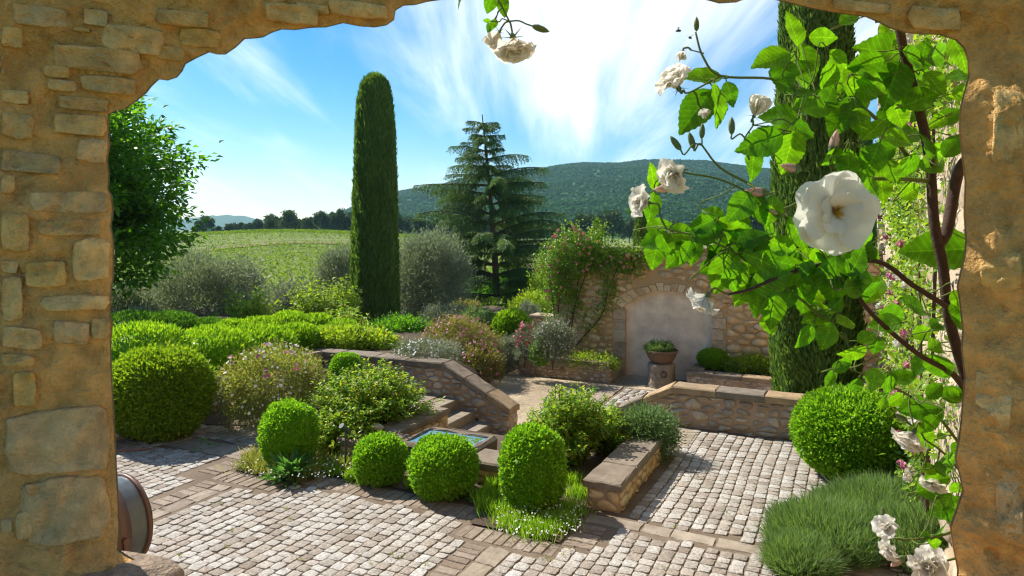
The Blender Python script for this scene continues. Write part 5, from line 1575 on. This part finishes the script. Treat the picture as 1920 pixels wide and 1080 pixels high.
g_ = tufts('daisy_weeds', 'straggling weeds with tiny daisies at the left bed corner', [(465, 878, .07), (495, 885, .07), (520, 895, .06), (480, 862, .07), (600, 868, .10), (625, 850, .1), (640, 880, .07), (580, 895, .06), (560, 900, .05)], 'daisy_leaf', .22, .008, 190, kind='stuff', spread=.8)
P = np.concatenate([np.array(GP(rng.uniform(455, 660), rng.uniform(850, 895), rng.uniform(.05, .22)))[None] for _ in range(130)])
part('blossoms', discs(P, rdir(130) * .5 + np.array([0, -.5, 1]), .011), M['white'], g_)
ws = [(rng.uniform(240, 1450), rng.uniform(900, 1075), .012) for _ in range(26)] + [(rng.uniform(430, 1000) , 0, .015) for _ in range(0)]
ws = [q for q in ws if patch_ok(*toUV(GP(q[0], q[1])))]
tufts('joint_weeds', 'tiny weeds and moss in the joints of the cobbles', ws, 'daisy_leaf', .03, .005, 12, kind='stuff', spread=.9)
def broadleaf(label, x, y, n, L, W):
    p = GP(x, y, 0); o = empty('broad_leaved_plant', p, 0, label, 'plant')
    a = rng.uniform(0, 6.28, n); el = rng.uniform(.15, 1.2, n)
    D = np.stack([np.cos(a) * np.cos(el), np.sin(a) * np.cos(el), np.sin(el)], 1)
    P = D * rng.uniform(.03, .22, (n, 1)) * np.array([1, 1, .9]); P[:, 2] += .02
    part('foliage', leaves(P, D + rdir(n) * .25, np.cross(D, np.stack([-np.sin(a), np.cos(a), np.zeros(n)], 1)) + rdir(n) * .3, L * rng.uniform(.6, 1.2, n), W, .3, .5), M['comfrey'], o)
broadleaf('broad leaved green plant at the foot of the left box dome', 545, 902, 170, .19, .065)
broadleaf('little leafy weed at the bed edge by the third box ball', 852, 940, 26, .10, .045)
broadleaf('small weed growing between the cobbles near the big box ball', 388, 846, 16, .07, .035)

# ------------------------------------------------------------------ roses: bloom, bud and leaf meshes
def petal_grid(L, W, cup, curl, notch=.06, nu=8, nv=7, seed=0):
    """petal along +Y from the base, cupped upwards (+Z), rim curled back"""
    rnd = random.Random(seed); V, Fs = [], []
    ph = rnd.uniform(0, 6)
    for j in range(nv + 1):
        t = j / nv; w = W * (math.sin(math.pi * min(1, t * .62 + .06)) ** .8)
        for i in range(nu + 1):
            s = -1 + 2 * i / nu
            y = L * t * (1 - .16 * s * s * t) - (notch * L * t ** 6 * (1 - abs(s)) ** 2) + .02 * L * math.sin(s * 7 + ph) * t * t
            z = cup * L * (t ** 1.4) * (1 - .55 * t) + .22 * W * s * s * t * cup - curl * L * t ** 4 * (1 + .5 * math.sin(s * 5 + ph)) + .035 * L * t * t * math.sin(s * 6.5 + ph * 2) + .012 * L * t * math.sin(s * 17 + ph)
            V.append((s * w * .5, y, z))
    for j in range(nv):
        for i in range(nu): a = j * (nu + 1) + i; Fs.append((a, a + 1, a + nu + 2, a + nu + 1))
    return V, Fs
def petal_mat(name, c1, c2):
    m_ = foliage(name, [c1, c2], .5, .5, (1.0, 1.0, .96), .25, True)
    n, l = m_.node_tree.nodes, m_.node_tree.links
    tc = n.new('ShaderNodeTexCoord'); mp = n.new('ShaderNodeMapping'); mp.inputs['Scale'].default_value = (16, 2.5, 4); l.new(tc.outputs['Object'], mp.inputs[0])
    t = n.new('ShaderNodeTexNoise'); t.inputs['Scale'].default_value = 1.2; t.inputs['Detail'].default_value = 4; l.new(mp.outputs[0], t.inputs['Vector'])
    bp = n.new('ShaderNodeBump'); bp.inputs['Strength'].default_value = .35; bp.inputs['Distance'].default_value = .006; l.new(t.outputs['Fac'], bp.inputs['Height']); l.new(bp.outputs[0], n['Principled BSDF'].inputs['Normal'])
    return m_
M['hero_petal'] = petal_mat('white_rose_petal', (.80, .77, .70), (.85, .83, .78))
M['blush'] = petal_mat('blush_petal', (.66, .42, .34), (.74, .56, .46))
PET_OUT = [mesh('petal', *petal_grid(1, 1.1, .35, .16, seed=k), M['hero_petal'], True) for k in range(3)]
PET_WIDE = [mesh('petal', *petal_grid(1, 1.45, .16, .07, seed=k + 30), M['hero_petal'], True) for k in range(3)]
PET_IN = [mesh('petal', *petal_grid(1, 1.0, .95, .04, seed=k + 9), M['hero_petal'], True) for k in range(3)]
PET_BACK = [mesh('petal', *petal_grid(1, 1.1, .55, .30, seed=k + 19), M['hero_petal'], True) for k in range(3)]
M['sepal'] = plain('sepal', (.09, .14, .035), .6)
def bloom(parent, p, face, dia, kind='open'):
    """a rose flower: calyx and stamens with petals as sub-parts; face = direction it looks"""
    q = Vector(face).normalized().to_track_quat('Z', 'Y')
    b = MB(); r = dia / 2
    b.tube([(0, 0, -.30 * r), (0, 0, -.12 * r), (0, 0, .0)], [.05 * r, .13 * r, .10 * r], 8)
    for k in range(5):
        t = 2 * math.pi * k / 5; c, s = math.cos(t), math.sin(t)
        b.add([(c * .06 * r - s * .05 * r, s * .06 * r + c * .05 * r, -.1 * r), (c * .06 * r + s * .05 * r, s * .06 * r - c * .05 * r, -.1 * r), (c * .62 * r, s * .62 * r, -.24 * r)], [(0, 1, 2)])
    f = b.build('flower', M['sepal'], parent, True); f.location = p; f.rotation_mode = 'QUATERNION'; f.rotation_quaternion = q
    rings = {'open': ((5, PET_WIDE, 1.0, 4, 0), (5, PET_WIDE, .93, 14, 1), (4, PET_OUT, .66, 32, 2)),
             'cup': ((6, PET_BACK, 1.0, 30, 0), (6, PET_OUT, .92, 46, 1), (5, PET_IN, .78, 60, 2), (4, PET_IN, .6, 72, 3)),
             'half': ((4, PET_IN, 1.15, 62, 0), (4, PET_IN, 1.1, 72, 1), (3, PET_IN, 1.0, 80, 2))}[kind]
    for n, src, sc_, el, ri in rings:
        a0 = rng.uniform(0, 6.28)
        for k in range(n):
            o = link('petal', random.choice(src), f)
            a = a0 + 2 * math.pi * k / n + rng.normal(0, .12)
            o.rotation_euler = (R(el + rng.normal(0, 6)), R(rng.normal(0, 6)), a)
            s = r * sc_ * rng.uniform(.9, 1.08); o.scale = (s * 1.0, s, s); o.location = (0, 0, .01 * r * ri)
    if kind == 'open':
        n = 46; d = rdir(n); d[:, 2] = np.abs(d[:, 2]) + .5
        V, T = leaves(np.zeros((n, 3)), d, rdir(n), .30 * r, .07 * r); link('stamens', npmesh('stamens', V, T, M['yellow']), f)
    return f
def bud(parent, p, d, ln, col='blush'):
    d = Vector(d).normalized(); q = d.to_track_quat('Z', 'Y')
    b = MB().tube([(0, 0, -.15 * ln), (0, 0, 0), (0, 0, .18 * ln), (0, 0, .32 * ln)], [.05 * ln, .16 * ln, .2 * ln, .17 * ln], 8)
    for k in range(5):
        t = 2 * math.pi * k / 5; c, s = math.cos(t), math.sin(t)
        b.add([(c * .2 * ln - s * .08 * ln, s * .2 * ln + c * .08 * ln, .18 * ln), (c * .2 * ln + s * .08 * ln, s * .2 * ln - c * .08 * ln, .18 * ln), (c * .14 * ln, s * .14 * ln, .85 * ln)], [(0, 1, 2)])
    o = b.build('bud', M['sepal'], parent, True); o.location = p; o.rotation_mode = 'QUATERNION'; o.rotation_quaternion = q
    MB().tube([(0, 0, .15 * ln), (0, 0, .35 * ln), (0, 0, .6 * ln), (0, 0, .85 * ln), (0, 0, ln)], [.17 * ln, .21 * ln, .19 * ln, .1 * ln, .01 * ln], 8).build('petal_tip', M[col], o, True)
def hero_leaf(seed):
    rnd = random.Random(seed); V, Fs = [], []; n = 20
    bend = rnd.uniform(.02, .26); fold = rnd.uniform(.05, .22); tw = rnd.uniform(-.25, .25); wd = rnd.uniform(.30, .37)
    for j in range(n + 1):
        t = j / n
        w = wd * (math.sin(math.pi * t ** .78) ** .85 if 0 < t < 1 else 0) * (1 - .18 * t ** 3)
        z = -bend * t * t + .02 * math.sin(t * 9 + seed)
        ser = .009 * (1 if j % 2 else -1)
        for s in (-1, -.5, 0, .5, 1):
            ww_ = w + (ser if abs(s) == 1 and 0 < j < n else 0)
            V.append((s * ww_, t + (ser * .6 if abs(s) == 1 else 0), z + fold * abs(s) * w * 1.6 + tw * s * w * t + .012 * math.sin(t * 22 + seed) * abs(s)))
    for j in range(n):
        for k in range(4): a = j * 5 + k; Fs.append((a, a + 1, a + 6, a + 5))
    return mesh('leaf', V, Fs, M['hero_leaf'], True)
def hero_leaf_mat():
    m_ = foliage('climbing_rose_leaf', [(0.030, 0.105, 0.006), (0.05, 0.155, 0.008), (0.085, 0.215, 0.010)], .58, .42, (2.6, 2.3, .45), .28, True)
    nt = m_.node_tree; n, l = nt.nodes, nt.links; b = n['Principled BSDF']
    tc = n.new('ShaderNodeTexCoord'); mp = n.new('ShaderNodeSeparateXYZ'); l.new(tc.outputs['Object'], mp.inputs[0])
    ab = n.new('ShaderNodeMath'); ab.operation = 'ABSOLUTE'; l.new(mp.outputs[0], ab.inputs[0])
    s = n.new('ShaderNodeMath'); s.operation = 'MULTIPLY_ADD'; s.inputs[1].default_value = -.75; l.new(ab.outputs[0], s.inputs[0]); l.new(mp.outputs[1], s.inputs[2])
    w = n.new('ShaderNodeMath'); w.operation = 'MULTIPLY'; w.inputs[1].default_value = 58; l.new(s.outputs[0], w.inputs[0])
    sn = n.new('ShaderNodeMath'); sn.operation = 'SINE'; l.new(w.outputs[0], sn.inputs[0])
    rampn = [k for k in n if k.type == 'VALTORGB'][0]; outs = [(k.to_socket) for k in rampn.outputs[0].links]
    nzt = n.new('ShaderNodeTexNoise'); nzt.inputs['Scale'].default_value = 5.0; nzt.inputs['Detail'].default_value = 5; l.new(tc.outputs['Object'], nzt.inputs['Vector'])
    mr = n.new('ShaderNodeMapRange'); mr.inputs['From Min'].default_value = .3; mr.inputs['From Max'].default_value = .7; mr.inputs['To Min'].default_value = .7; mr.inputs['To Max'].default_value = 1.3; l.new(nzt.outputs['Fac'], mr.inputs['Value'])
    vv = n.new('ShaderNodeMapRange'); vv.inputs['From Min'].default_value = .55; vv.inputs['From Max'].default_value = 1.0; vv.inputs['To Min'].default_value = 1.0; vv.inputs['To Max'].default_value = 1.3; l.new(sn.outputs[0], vv.inputs['Value'])
    rb = n.new('ShaderNodeMapRange'); rb.inputs['From Min'].default_value = .0; rb.inputs['From Max'].default_value = .018; rb.inputs['To Min'].default_value = 1.7; rb.inputs['To Max'].default_value = 1.0; l.new(ab.outputs[0], rb.inputs['Value'])
    p1 = n.new('ShaderNodeMath'); p1.operation = 'MULTIPLY'; l.new(mr.outputs[0], p1.inputs[0]); l.new(vv.outputs[0], p1.inputs[1])
    p2 = n.new('ShaderNodeMath'); p2.operation = 'MULTIPLY'; l.new(p1.outputs[0], p2.inputs[0]); l.new(rb.outputs[0], p2.inputs[1])
    sc2 = n.new('ShaderNodeVectorMath'); sc2.operation = 'SCALE'; l.new(rampn.outputs[0], sc2.inputs[0]); l.new(p2.outputs[0], sc2.inputs['Scale'])
    for q in outs: l.new(sc2.outputs[0], q)
    bp = n.new('ShaderNodeBump'); bp.inputs['Strength'].default_value = .12; bp.inputs['Distance'].default_value = .006; l.new(sn.outputs[0], bp.inputs['Height']); l.new(bp.outputs[0], b.inputs['Normal'])
    return m_
M['hero_leaf'] = hero_leaf_mat()
HL = [hero_leaf(k) for k in range(8)]

# ------------------------------------------------------------------ the white climbing rose outside the window
cr = empty('climbing_rose', (1.02, 1.15, 0.0), 0, 'white climbing rose with thick brown canes beside the window', 'rose')
CRL = Vector(cr.location)
CANEP = []
def pedicel(p, d, rad, reach, name='petiole'):
    """thin green stalk from p (leaving along d) to the nearest cane"""
    c = min(CANEP, key=lambda k: (k - p).length_squared)
    if not (.004 < (c - p).length < reach): return
    q = spline([p, p + Vector(d).normalized() * min(.02, (c - p).length * .3), p.lerp(c, .6) + Vector((0, 0, .004)), c], 3)
    MB().tube(q, [rad] * len(q), 5).build(name, M['green_cane'], cr, True)
def cane(pts, w0, w1, mat='cane', name='cane'):
    """pts: (x, y, depth) photo pixels with depth; w in pixels"""
    q = spline([AT(*p) - CRL for p in pts], 5); n = len(q); Y = pts[0][2]
    CANEP.extend(q)
    return MB().tube(q, [(w0 + (w1 - w0) * i / (n - 1)) * Y / F / 2 * .85 for i in range(n)], 8).build(name, M[mat], cr, True)
trunk_pts = [(1672, -60, 1.12), (1688, 60, 1.13), (1702, 125, 1.14), (1722, 200, 1.15), (1738, 270, 1.16), (1746, 335, 1.16), (1752, 420, 1.16), (1768, 500, 1.17), (1778, 590, 1.18), (1796, 660, 1.20), (1812, 720, 1.22), (1836, 900, 1.25), (1850, 1150, 1.3)]
cane(trunk_pts, 19, 26)
cane([(1830, 280, 1.2), (1803, 310, 1.19), (1790, 350, 1.18), (1776, 430, 1.17), (1758, 462, 1.165)], 22, 24)
q_ = AT(1850, 1150, 1.3); MB().tube([q_ - CRL, Vector((q_.x + .06, q_.y + .03, 1.0)) - CRL, Vector((q_.x + .1, q_.y + .05, -.02)) - CRL], .017, 8).build('cane', M['cane'], cr, True)
cane([(1776, 575, 1.17), (1712, 535, 1.13), (1644, 490, 1.10), (1535, 497, 1.08), (1460, 520, 1.07), (1405, 543, 1.06), (1365, 552, 1.05)], 13, 5)
cane([(1701, 292, 1.15), (1660, 240, 1.14), (1611, 198, 1.12), (1560, 185, 1.11), (1510, 173, 1.10), (1448, 148, 1.09), (1351, 142, 1.08), (1318, 106, 1.07), (1304, 60, 1.07)], 9, 4, 'green_cane')
cane([(1745, 340, 1.16), (1660, 335, 1.12), (1560, 345, 1.10), (1464, 393, 1.09), (1413, 350, 1.08), (1351, 315, 1.07), (1316, 272, 1.06)], 9, 4, 'green_cane')
cane([(1464, 393, 1.09), (1360, 340, 1.08), (1290, 325, 1.07), (1262, 318, 1.06)], 5, 4, 'green_cane')
cane([(1808, 727, 1.22), (1781, 697, 1.18), (1719, 662, 1.15), (1635, 589, 1.12), (1592, 527, 1.10)], 15, 7)
cane([(1812, 850, 1.24), (1755, 776, 1.2), (1707, 743, 1.17), (1660, 720, 1.15), (1590, 690, 1.13)], 7, 3, 'green_cane')
cane([(1815, 900, 1.24), (1770, 850, 1.2), (1735, 825, 1.17)], 6, 4, 'green_cane')
cane([(1815, 985, 1.24), (1760, 1005, 1.2), (1700, 1012, 1.17), (1672, 1008, 1.16)], 7, 4, 'green_cane')
cane([(1815, 1040, 1.24), (1780, 1050, 1.2), (1745, 1058, 1.18)], 6, 4, 'green_cane')
cane([(1590, 640, 1.13), (1500, 560, 1.1), (1420, 500, 1.08), (1330, 450, 1.07), (1250, 430, 1.06)], 7, 3, 'green_cane')
cane([(1351, 142, 1.08), (1300, 170, 1.07), (1285, 175, 1.07)], 4, 4, 'green_cane')
cane([(1405, 300, 1.08), (1395, 265, 1.08), (1412, 235, 1.08)], 4, 4, 'green_cane')
cane([(880, -60, 1.08), (930, -5, 1.08), (955, 40, 1.08)], 6, 4, 'green_cane')
cane([(1320, 100, 1.07), (1296, 94, 1.07)], 3, 3, 'green_cane')
LEAF = []
def zl(s, ox, oy, lst):
    for q in lst: LEAF.append((ox + q[0] / s, oy + q[1] / s, q[2] / s, q[3]))
zl(2.572, 1180, 0, [(795, 130, 170, 100), (680, 290, 190, 200), (845, 320, 200, -80), (740, 370, 170, -110), (985, 340, 190, 60), (1140, 310, 150, 190), (1220, 240, 230, 170), (1130, 410, 230, 200), (1270, 410, 230, -110), (350, 375, 180, 180),
    (315, 540, 230, -125), (425, 510, 210, -85), (487, 455, 120, -75), (720, 560, 170, 170), (630, 690, 210, 200), (600, 790, 170, -100), (770, 740, 200, -100), (840, 630, 160, -20), (880, 500, 200, 200), (1010, 570, 190, -120), (940, 180, 140, 0), (1065, 90, 100, 30),
    (1230, 155, 80, -100), (115, 850, 130, 100), (40, 980, 130, 220), (105, 1000, 140, -100), (400, 1030, 110, 160), (530, 1000, 170, 230), (625, 1010, 150, -70), (680, 1020, 140, -100), (1200, 740, 150, 200), (1220, 900, 160, -90), (1270, 830, 120, -60), (1400, 330, 170, -40),
    (1500, 260, 170, 20), (1600, 260, 180, -70), (1600, 360, 140, 180), (1600, 450, 120, 200), (1350, 640, 170, 20), (1180, 620, 160, 45), (1500, 740, 140, -30), (1560, 700, 140, 50), (1360, 920, 120, 30), (1140, 930, 140, -110), (960, 470, 150, 60), (1080, 480, 150, 120), (1300, 550, 150, -60),
    (1420, 260, 150, 80), (1480, 400, 140, -60), (1550, 560, 130, 30), (1440, 700, 130, 100), (820, 450, 120, 160)])
zl(2.595, 1180, 400, [(145, 60, 120, 10), (265, 105, 150, 0), (115, 130, 140, 200), (125, 200, 150, -100), (180, 150, 130, -60), (235, 205, 160, 230), (315, 190, 120, -100), (480, 80, 120, 60), (420, 50, 110, 130), (545, 30, 130, 60), (460, 190, 200, 210), (600, 120, 140, 20), (690, 80, 100, -30), (750, 160, 140, -20),
    (700, 200, 140, -70), (450, 300, 210, -100), (540, 290, 120, -60), (545, 400, 120, -110), (620, 440, 160, -100), (650, 380, 150, -140), (700, 480, 210, -90), (680, 540, 120, -70), (740, 300, 230, 200), (830, 350, 270, -80), (880, 290, 130, -30), (1000, 330, 230, -90), (930, 480, 160, 10), (905, 510, 160, 190),
    (1060, 530, 140, 0), (960, 600, 160, -105), (1010, 440, 110, 40), (1100, 280, 140, 45), (1110, 230, 160, 60), (1140, 150, 170, -60), (1500, 175, 290, 180), (1380, 440, 160, 150), (1290, 500, 190, -10), (1240, 540, 160, 190), (1500, 540, 130, 20), (1610, 490, 160, -90), (1600, 420, 110, -60), (1490, 640, 110, 20),
    (1410, 740, 120, -120), (1510, 750, 200, -55), (1200, 650, 110, -90), (850, 600, 150, 230), (1090, 680, 140, 210), (1040, 730, 90, 200), (980, 800, 100, -110), (1190, 810, 120, -110), (1100, 840, 100, -100), (1260, 840, 120, -85), (1340, 795, 130, 20), (1580, 880, 140, 10), (1490, 860, 120, 40), (1380, 940, 150, 200),
    (580, 210, 150, -40), (380, 110, 130, 20), (500, 330, 140, -60), (770, 420, 150, -120), (620, 330, 130, 40), (860, 430, 140, -30), (1160, 600, 120, 30), (1430, 580, 120, 10), (560, 180, 140, 150), (350, 60, 120, 80), (800, 250, 150, 60), (910, 400, 140, -110)])
zl(2.7, 1400, 680, [(985, 530, 90, 0), (965, 590, 130, 190), (1065, 640, 110, -60), (1065, 710, 80, -100), (985, 755, 140, 190), (1030, 775, 100, -60), (985, 850, 110, 30), (935, 930, 80, -80), (960, 915, 80, 0), (870, 240, 180, 200), (1060, 165, 120, 10), (750, 190, 110, 210), (960, 250, 110, 30), (690, 210, 70, -110),
    (990, 370, 70, 20), (640, 60, 110, 200), (720, 100, 120, -100), (480, 20, 100, 20), (420, 90, 90, -110), (900, 870, 60, 150)])
zl(2.842, 820, 0, [(352, 35, 110, -85), (280, 25, 90, -110), (115, 25, 60, -130), (300, 130, 60, -110), (275, 150, 60, 230), (262, 110, 40, 180)])
for (x0, x1, y0, y1, n) in ((1560, 1770, 110, 330, 26), (1400, 1640, 430, 545, 26), (1730, 1800, 700, 1000, 8), (1220, 1400, 410, 500, 9), (1460, 1560, 130, 260, 7)):
    for _ in range(n): LEAF.append((rng.uniform(x0, x1), rng.uniform(y0, y1), rng.uniform(38, 75), rng.uniform(-160, 40)))
for i, (x, y, ln, ang) in enumerate(LEAF):
    ln *= (.92 if y > 560 else 1.04)
    Y = rng.uniform(1.04, 1.17) if x < 1640 else rng.uniform(1.10, 1.24)
    a = R(ang)
    d = Vector((math.cos(a), rng.normal(0, .28), math.sin(a))).normalized()
    nrm = Vector((rng.normal(-.15, .35), -1.0, rng.normal(.35, .4)))
    side = d.cross(nrm).normalized(); up_ = side.cross(d).normalized()
    L = ln * Y / F * 1.06
    p = AT(x, y, Y) - CRL - d * L * .5
    o = link('leaf', HL[i % 8], cr)
    pedicel(p, -d, .0011, .16)
    m_ = Matrix((side, d, up_)).transposed().to_4x4()
    o.matrix_local = Matrix.Translation(p) @ m_ @ Matrix.Diagonal((L * rng.uniform(.92, 1.12), L, L, 1))
for (x, y, dia, face, kind, Y) in ((1563, 396, 156, (.05, -1, -.12), 'open', 1.04), (1270, 162, 88, (-.55, -.25, .75), 'cup', 1.06), (1415, 215, 60, (.25, -.55, .8), 'half', 1.06), (1272, 322, 84, (-.75, -.45, -.45), 'cup', 1.05),
                                   (1212, 380, 74, (-.8, -.3, .1), 'cup', 1.07), (1325, 556, 74, (-.55, .35, -.75), 'cup', 1.04), (1280, 97, 30, (-.3, -.4, -.8), 'half', 1.07), (1712, 812, 76, (-.55, -.1, -.8), 'cup', 1.15),
                                   (1752, 898, 56, (-.4, -.4, -.6), 'cup', 1.18), (1664, 990, 54, (-.5, -.5, .4), 'cup', 1.15), (1672, 1028, 48, (-.7, -.3, -.2), 'cup', 1.16), (1742, 1062, 80, (-.3, -.6, .3), 'cup', 1.14),
                                   (962, 74, 96, (.12, -.3, -1), 'cup', 1.08), (935, 62, 54, (-.4, -.2, -.8), 'half', 1.09), (1316, 205, 30, (.2, -.5, -.6), 'half', 1.08), (1786, 640, 50, (.3, -.6, .2), 'cup', 1.25)):
    bloom(cr, AT(x, y, Y) - CRL, face, dia * Y / F, kind)
    pedicel(AT(x, y, Y) - CRL - Vector(face).normalized() * dia * Y / F * .13, -Vector(face), .0017, .25, 'pedicel')
for (x, y, d, ln) in ((1306, 55, (0, 0, 1), 28), (1560, 285, (.1, -.3, 1), 50), (1437, 362, (-1, -.2, .1), 52), (1498, 318, (-1, -.2, .2), 46), (1372, 248, (.0, 0, 1), 34), (1316, 256, (.05, 0, 1), 30), (1300, 275, (-.3, 0, 1), 34), (1274, 278, (-.6, 0, .8), 34), (1262, 352, (-1, -.2, -.1), 46), (1468, 403, (-.9, 0, .4), 40), (1658, 972, (-.2, 0, 1), 28),
                      (1002, 50, (1, -.2, -.4), 36), (1692, 1046, (-.8, -.3, -.3), 40), (1698, 788, (-.8, 0, .5), 30)):
    q_ = AT(x, y, 1.07 if x < 1640 else 1.16) - CRL
    bud(cr, q_, d, ln * .92 / F, 'blush' if ln > 38 else 'sepal'); pedicel(q_ - Vector(d).normalized() * ln * 1.07 / F * .1, -Vector(d), .0014, .2, 'pedicel')

# two bees over the top bud
for (x, y, txt) in ((1272, 58, 'bee hovering left of the topmost rosebud'), (1294, 71, 'bee hovering just below the other bee by the rosebud')):
    p = AT(x, y, 1.12); o = empty('bee', p, rng.uniform(0, 6), txt, 'bee', 'bees at the rosebud')
    MB().tube([(-.0045, 0, 0), (-.003, 0, 0), (0, 0, .0005), (.0025, 0, .0003), (.0045, 0, -.0003)], [.0006, .0018, .0022, .0018, .001], 8).build('body', M['iron'], o, True)
    for s in (-1, 1): obj('wing', [(-.001, 0, .002), (-.002, s * .006, .004), (.001, s * .007, .0045), (.0015, 0, .002)], [(0, 1, 2, 3)], M['grey'], o)

# ------------------------------------------------------------------ climbing roses on walls
def small_bloom(mat, seed):
    n = 16; d = rdir(n); d[:, 2] = np.abs(d[:, 2]) * .8
    t = unit(np.cross(d, rdir(n)))
    V, T = leaves(d * .25 - t * .4 + np.array([0, 0, .05]), t + d * .45, d, .85, .75, -.25)
    return npmesh('bloom', V, T, mat)
SB = {k: [small_bloom(M[k], 0) for _ in range(2)] for k in ('salmon', 'white', 'pink')}
def wall_rose(label, pt, zones, n, L, W, canes, flowers, N_out, group):
    """zones: (a, z, ra, rz, weight) ellipses in wall coordinates; pt(a, z, d) -> point d metres off the wall"""
    base = pt(canes[0][0][0], canes[0][0][1], .1)
    o = empty('wall_rose', base, 0, label, 'rose', group); B = np.array(base)
    w = np.array([q[4] for q in zones], float); w /= w.sum()
    P = []
    for q, k in zip(zones, (w * n).astype(int)):
        nc = max(4, k // 26)
        a = rng.uniform(0, 6.28, nc); r = rng.uniform(0, 1, nc) ** .5
        ca, cz = q[0] + np.cos(a) * r * q[2], q[1] + np.sin(a) * r * q[3]
        cd = rng.uniform(.05, q[5] if len(q) > 5 else .35, nc)
        for A_, Z_, D_ in zip(ca, cz, cd):
            g = rng.normal(size=(26, 3)) * np.array([.12, .12, .07])
            for e in g: P.append(pt(A_ + e[0], Z_ + e[1], max(.02, D_ + e[2])))
    P = np.array([tuple(q) for q in P]) - B; m_ = len(P)
    D = rdir(m_) + np.array(N_out) * .5 + np.array([0, 0, -.1])
    part('foliage', leaves(P, D, rdir(m_) * .6 + np.array(N_out) * .7 + np.array([0, 0, .5]), L * rng.uniform(.6, 1.25, m_), W * rng.uniform(.7, 1.2, m_)), M['climber'], o)
    for c in canes:
        q = spline([Vector(pt(a, z, d)) - Vector(base) for a, z, d in c], 5); k = len(q)
        MB().tube(q, [.022 * (1 - .6 * i / k) for i in range(k)], 6).build('cane', M['cane'], o, True)
    for (mat, cnt, dia, zi) in flowers:
        for _ in range(cnt):
            q = zones[random.choice(zi)]; a = rng.uniform(0, 6.28); r = rng.uniform(0, 1) ** .5
            p = Vector(pt(q[0] + math.cos(a) * r * q[2], q[1] + math.sin(a) * r * q[3], (q[5] if len(q) > 5 else .35) * rng.uniform(.8, 1.15) + .06)) - Vector(base)
            f = link('bloom', random.choice(SB[mat]), o, p); s = dia / 2 * rng.uniform(.75, 1.2); f.scale = (s, s, s)
            nd = (Vector(N_out) + Vector(rdir(1)[0]) * .6).normalized(); f.rotation_mode = 'QUATERNION'; f.rotation_quaternion = nd.to_track_quat('Z', 'Y')
pn = lambda a, z, d: UV(a, NV - d, z)
nwall = -UV(0, 1, 0)
wall_rose('climbing rose with salmon blooms over the left end of the niche wall', pn,
          [(-6.3, 2.35, .75, .5, 3.0, .45), (-5.5, 2.35, .9, .42, 3.0, .4), (-6.9, 1.9, .45, .7, 2.2, .4), (-6.5, 1.5, .5, .7, 1.6, .3), (-4.9, 2.15, .5, .32, 1.1, .3), (-5.45, 1.35, .28, .6, .7, .2), (-5.9, .55, .25, .5, .3, .2), (-6.95, .7, .2, .8, .5, .25), (-4.4, 2.45, .4, .14, .4, .2), (-6.0, 2.85, .8, .25, 1.0, .4)], 9500, .075, .045,
          [[(-6.75, -.4, .12), (-6.8, .5, .1), (-6.7, 1.4, .12), (-6.3, 2.3, .2)], [(-6.6, -.4, .12), (-6.5, .4, .1), (-6.25, 1.2, .1), (-5.9, 2.1, .2)], [(-6.5, -.35, .12), (-6.1, .2, .1), (-5.6, .8, .08), (-5.4, 1.5, .1), (-5.1, 2.1, .2)], [(-6.85, -.4, .15), (-6.9, .9, .15), (-7.0, 1.9, .25)], [(-6.55, -.4, .12), (-6.35, .9, .08), (-6.2, 1.8, .12)]],
          [('salmon', 64, .15, (0, 1, 2, 4, 9)), ('salmon', 8, .13, (3, 5))], tuple(nwall), 'climbing roses on the walls')
pw = lambda a, z, d: UV(WU - .03 - d, a, z)
wwall = -UV(1, 0, 0)
wall_rose('climbing rose with pink and white blooms on the sunlit house wing', pw,
          [(9.6, 4.4, 1.5, 1.5, 2.4, .25), (8.6, 2.7, 1.4, 1.1, 2.2, .28), (7.0, 3.8, 1.0, 1.6, 1.8, .22), (10.4, 1.4, .9, .8, 1.3, .28), (8.4, .9, .9, .6, .7, .2), (10.6, 6.2, 1.0, 1.0, 1.2, .25), (6.6, 1.6, .7, .7, .7, .25), (6.0, 5.0, .8, 1.3, 1.2, .2), (10.9, 3.0, .6, .9, .8, .25)], 8500, .07, .045,
          [[(8.9, -.05, .12), (8.8, 1.0, .1), (8.5, 2.2, .12), (8.9, 3.6, .15)], [(9.0, -.05, .12), (9.4, 1.2, .1), (9.6, 2.8, .12), (10.2, 4.4, .15)], [(7.2, -.05, .12), (7.0, 1.4, .1), (6.6, 2.8, .1), (6.3, 4.2, .15)], [(7.3, -.05, .12), (7.7, 1.4, .1), (8.0, 2.8, .1)]],
          [('pink', 46, .15, (0, 1, 3, 4, 6)), ('white', 70, .17, (0, 1, 2, 3, 5, 6, 7, 8)), ('pink', 16, .14, (2, 5, 8))], tuple(wwall), 'climbing roses on the walls')
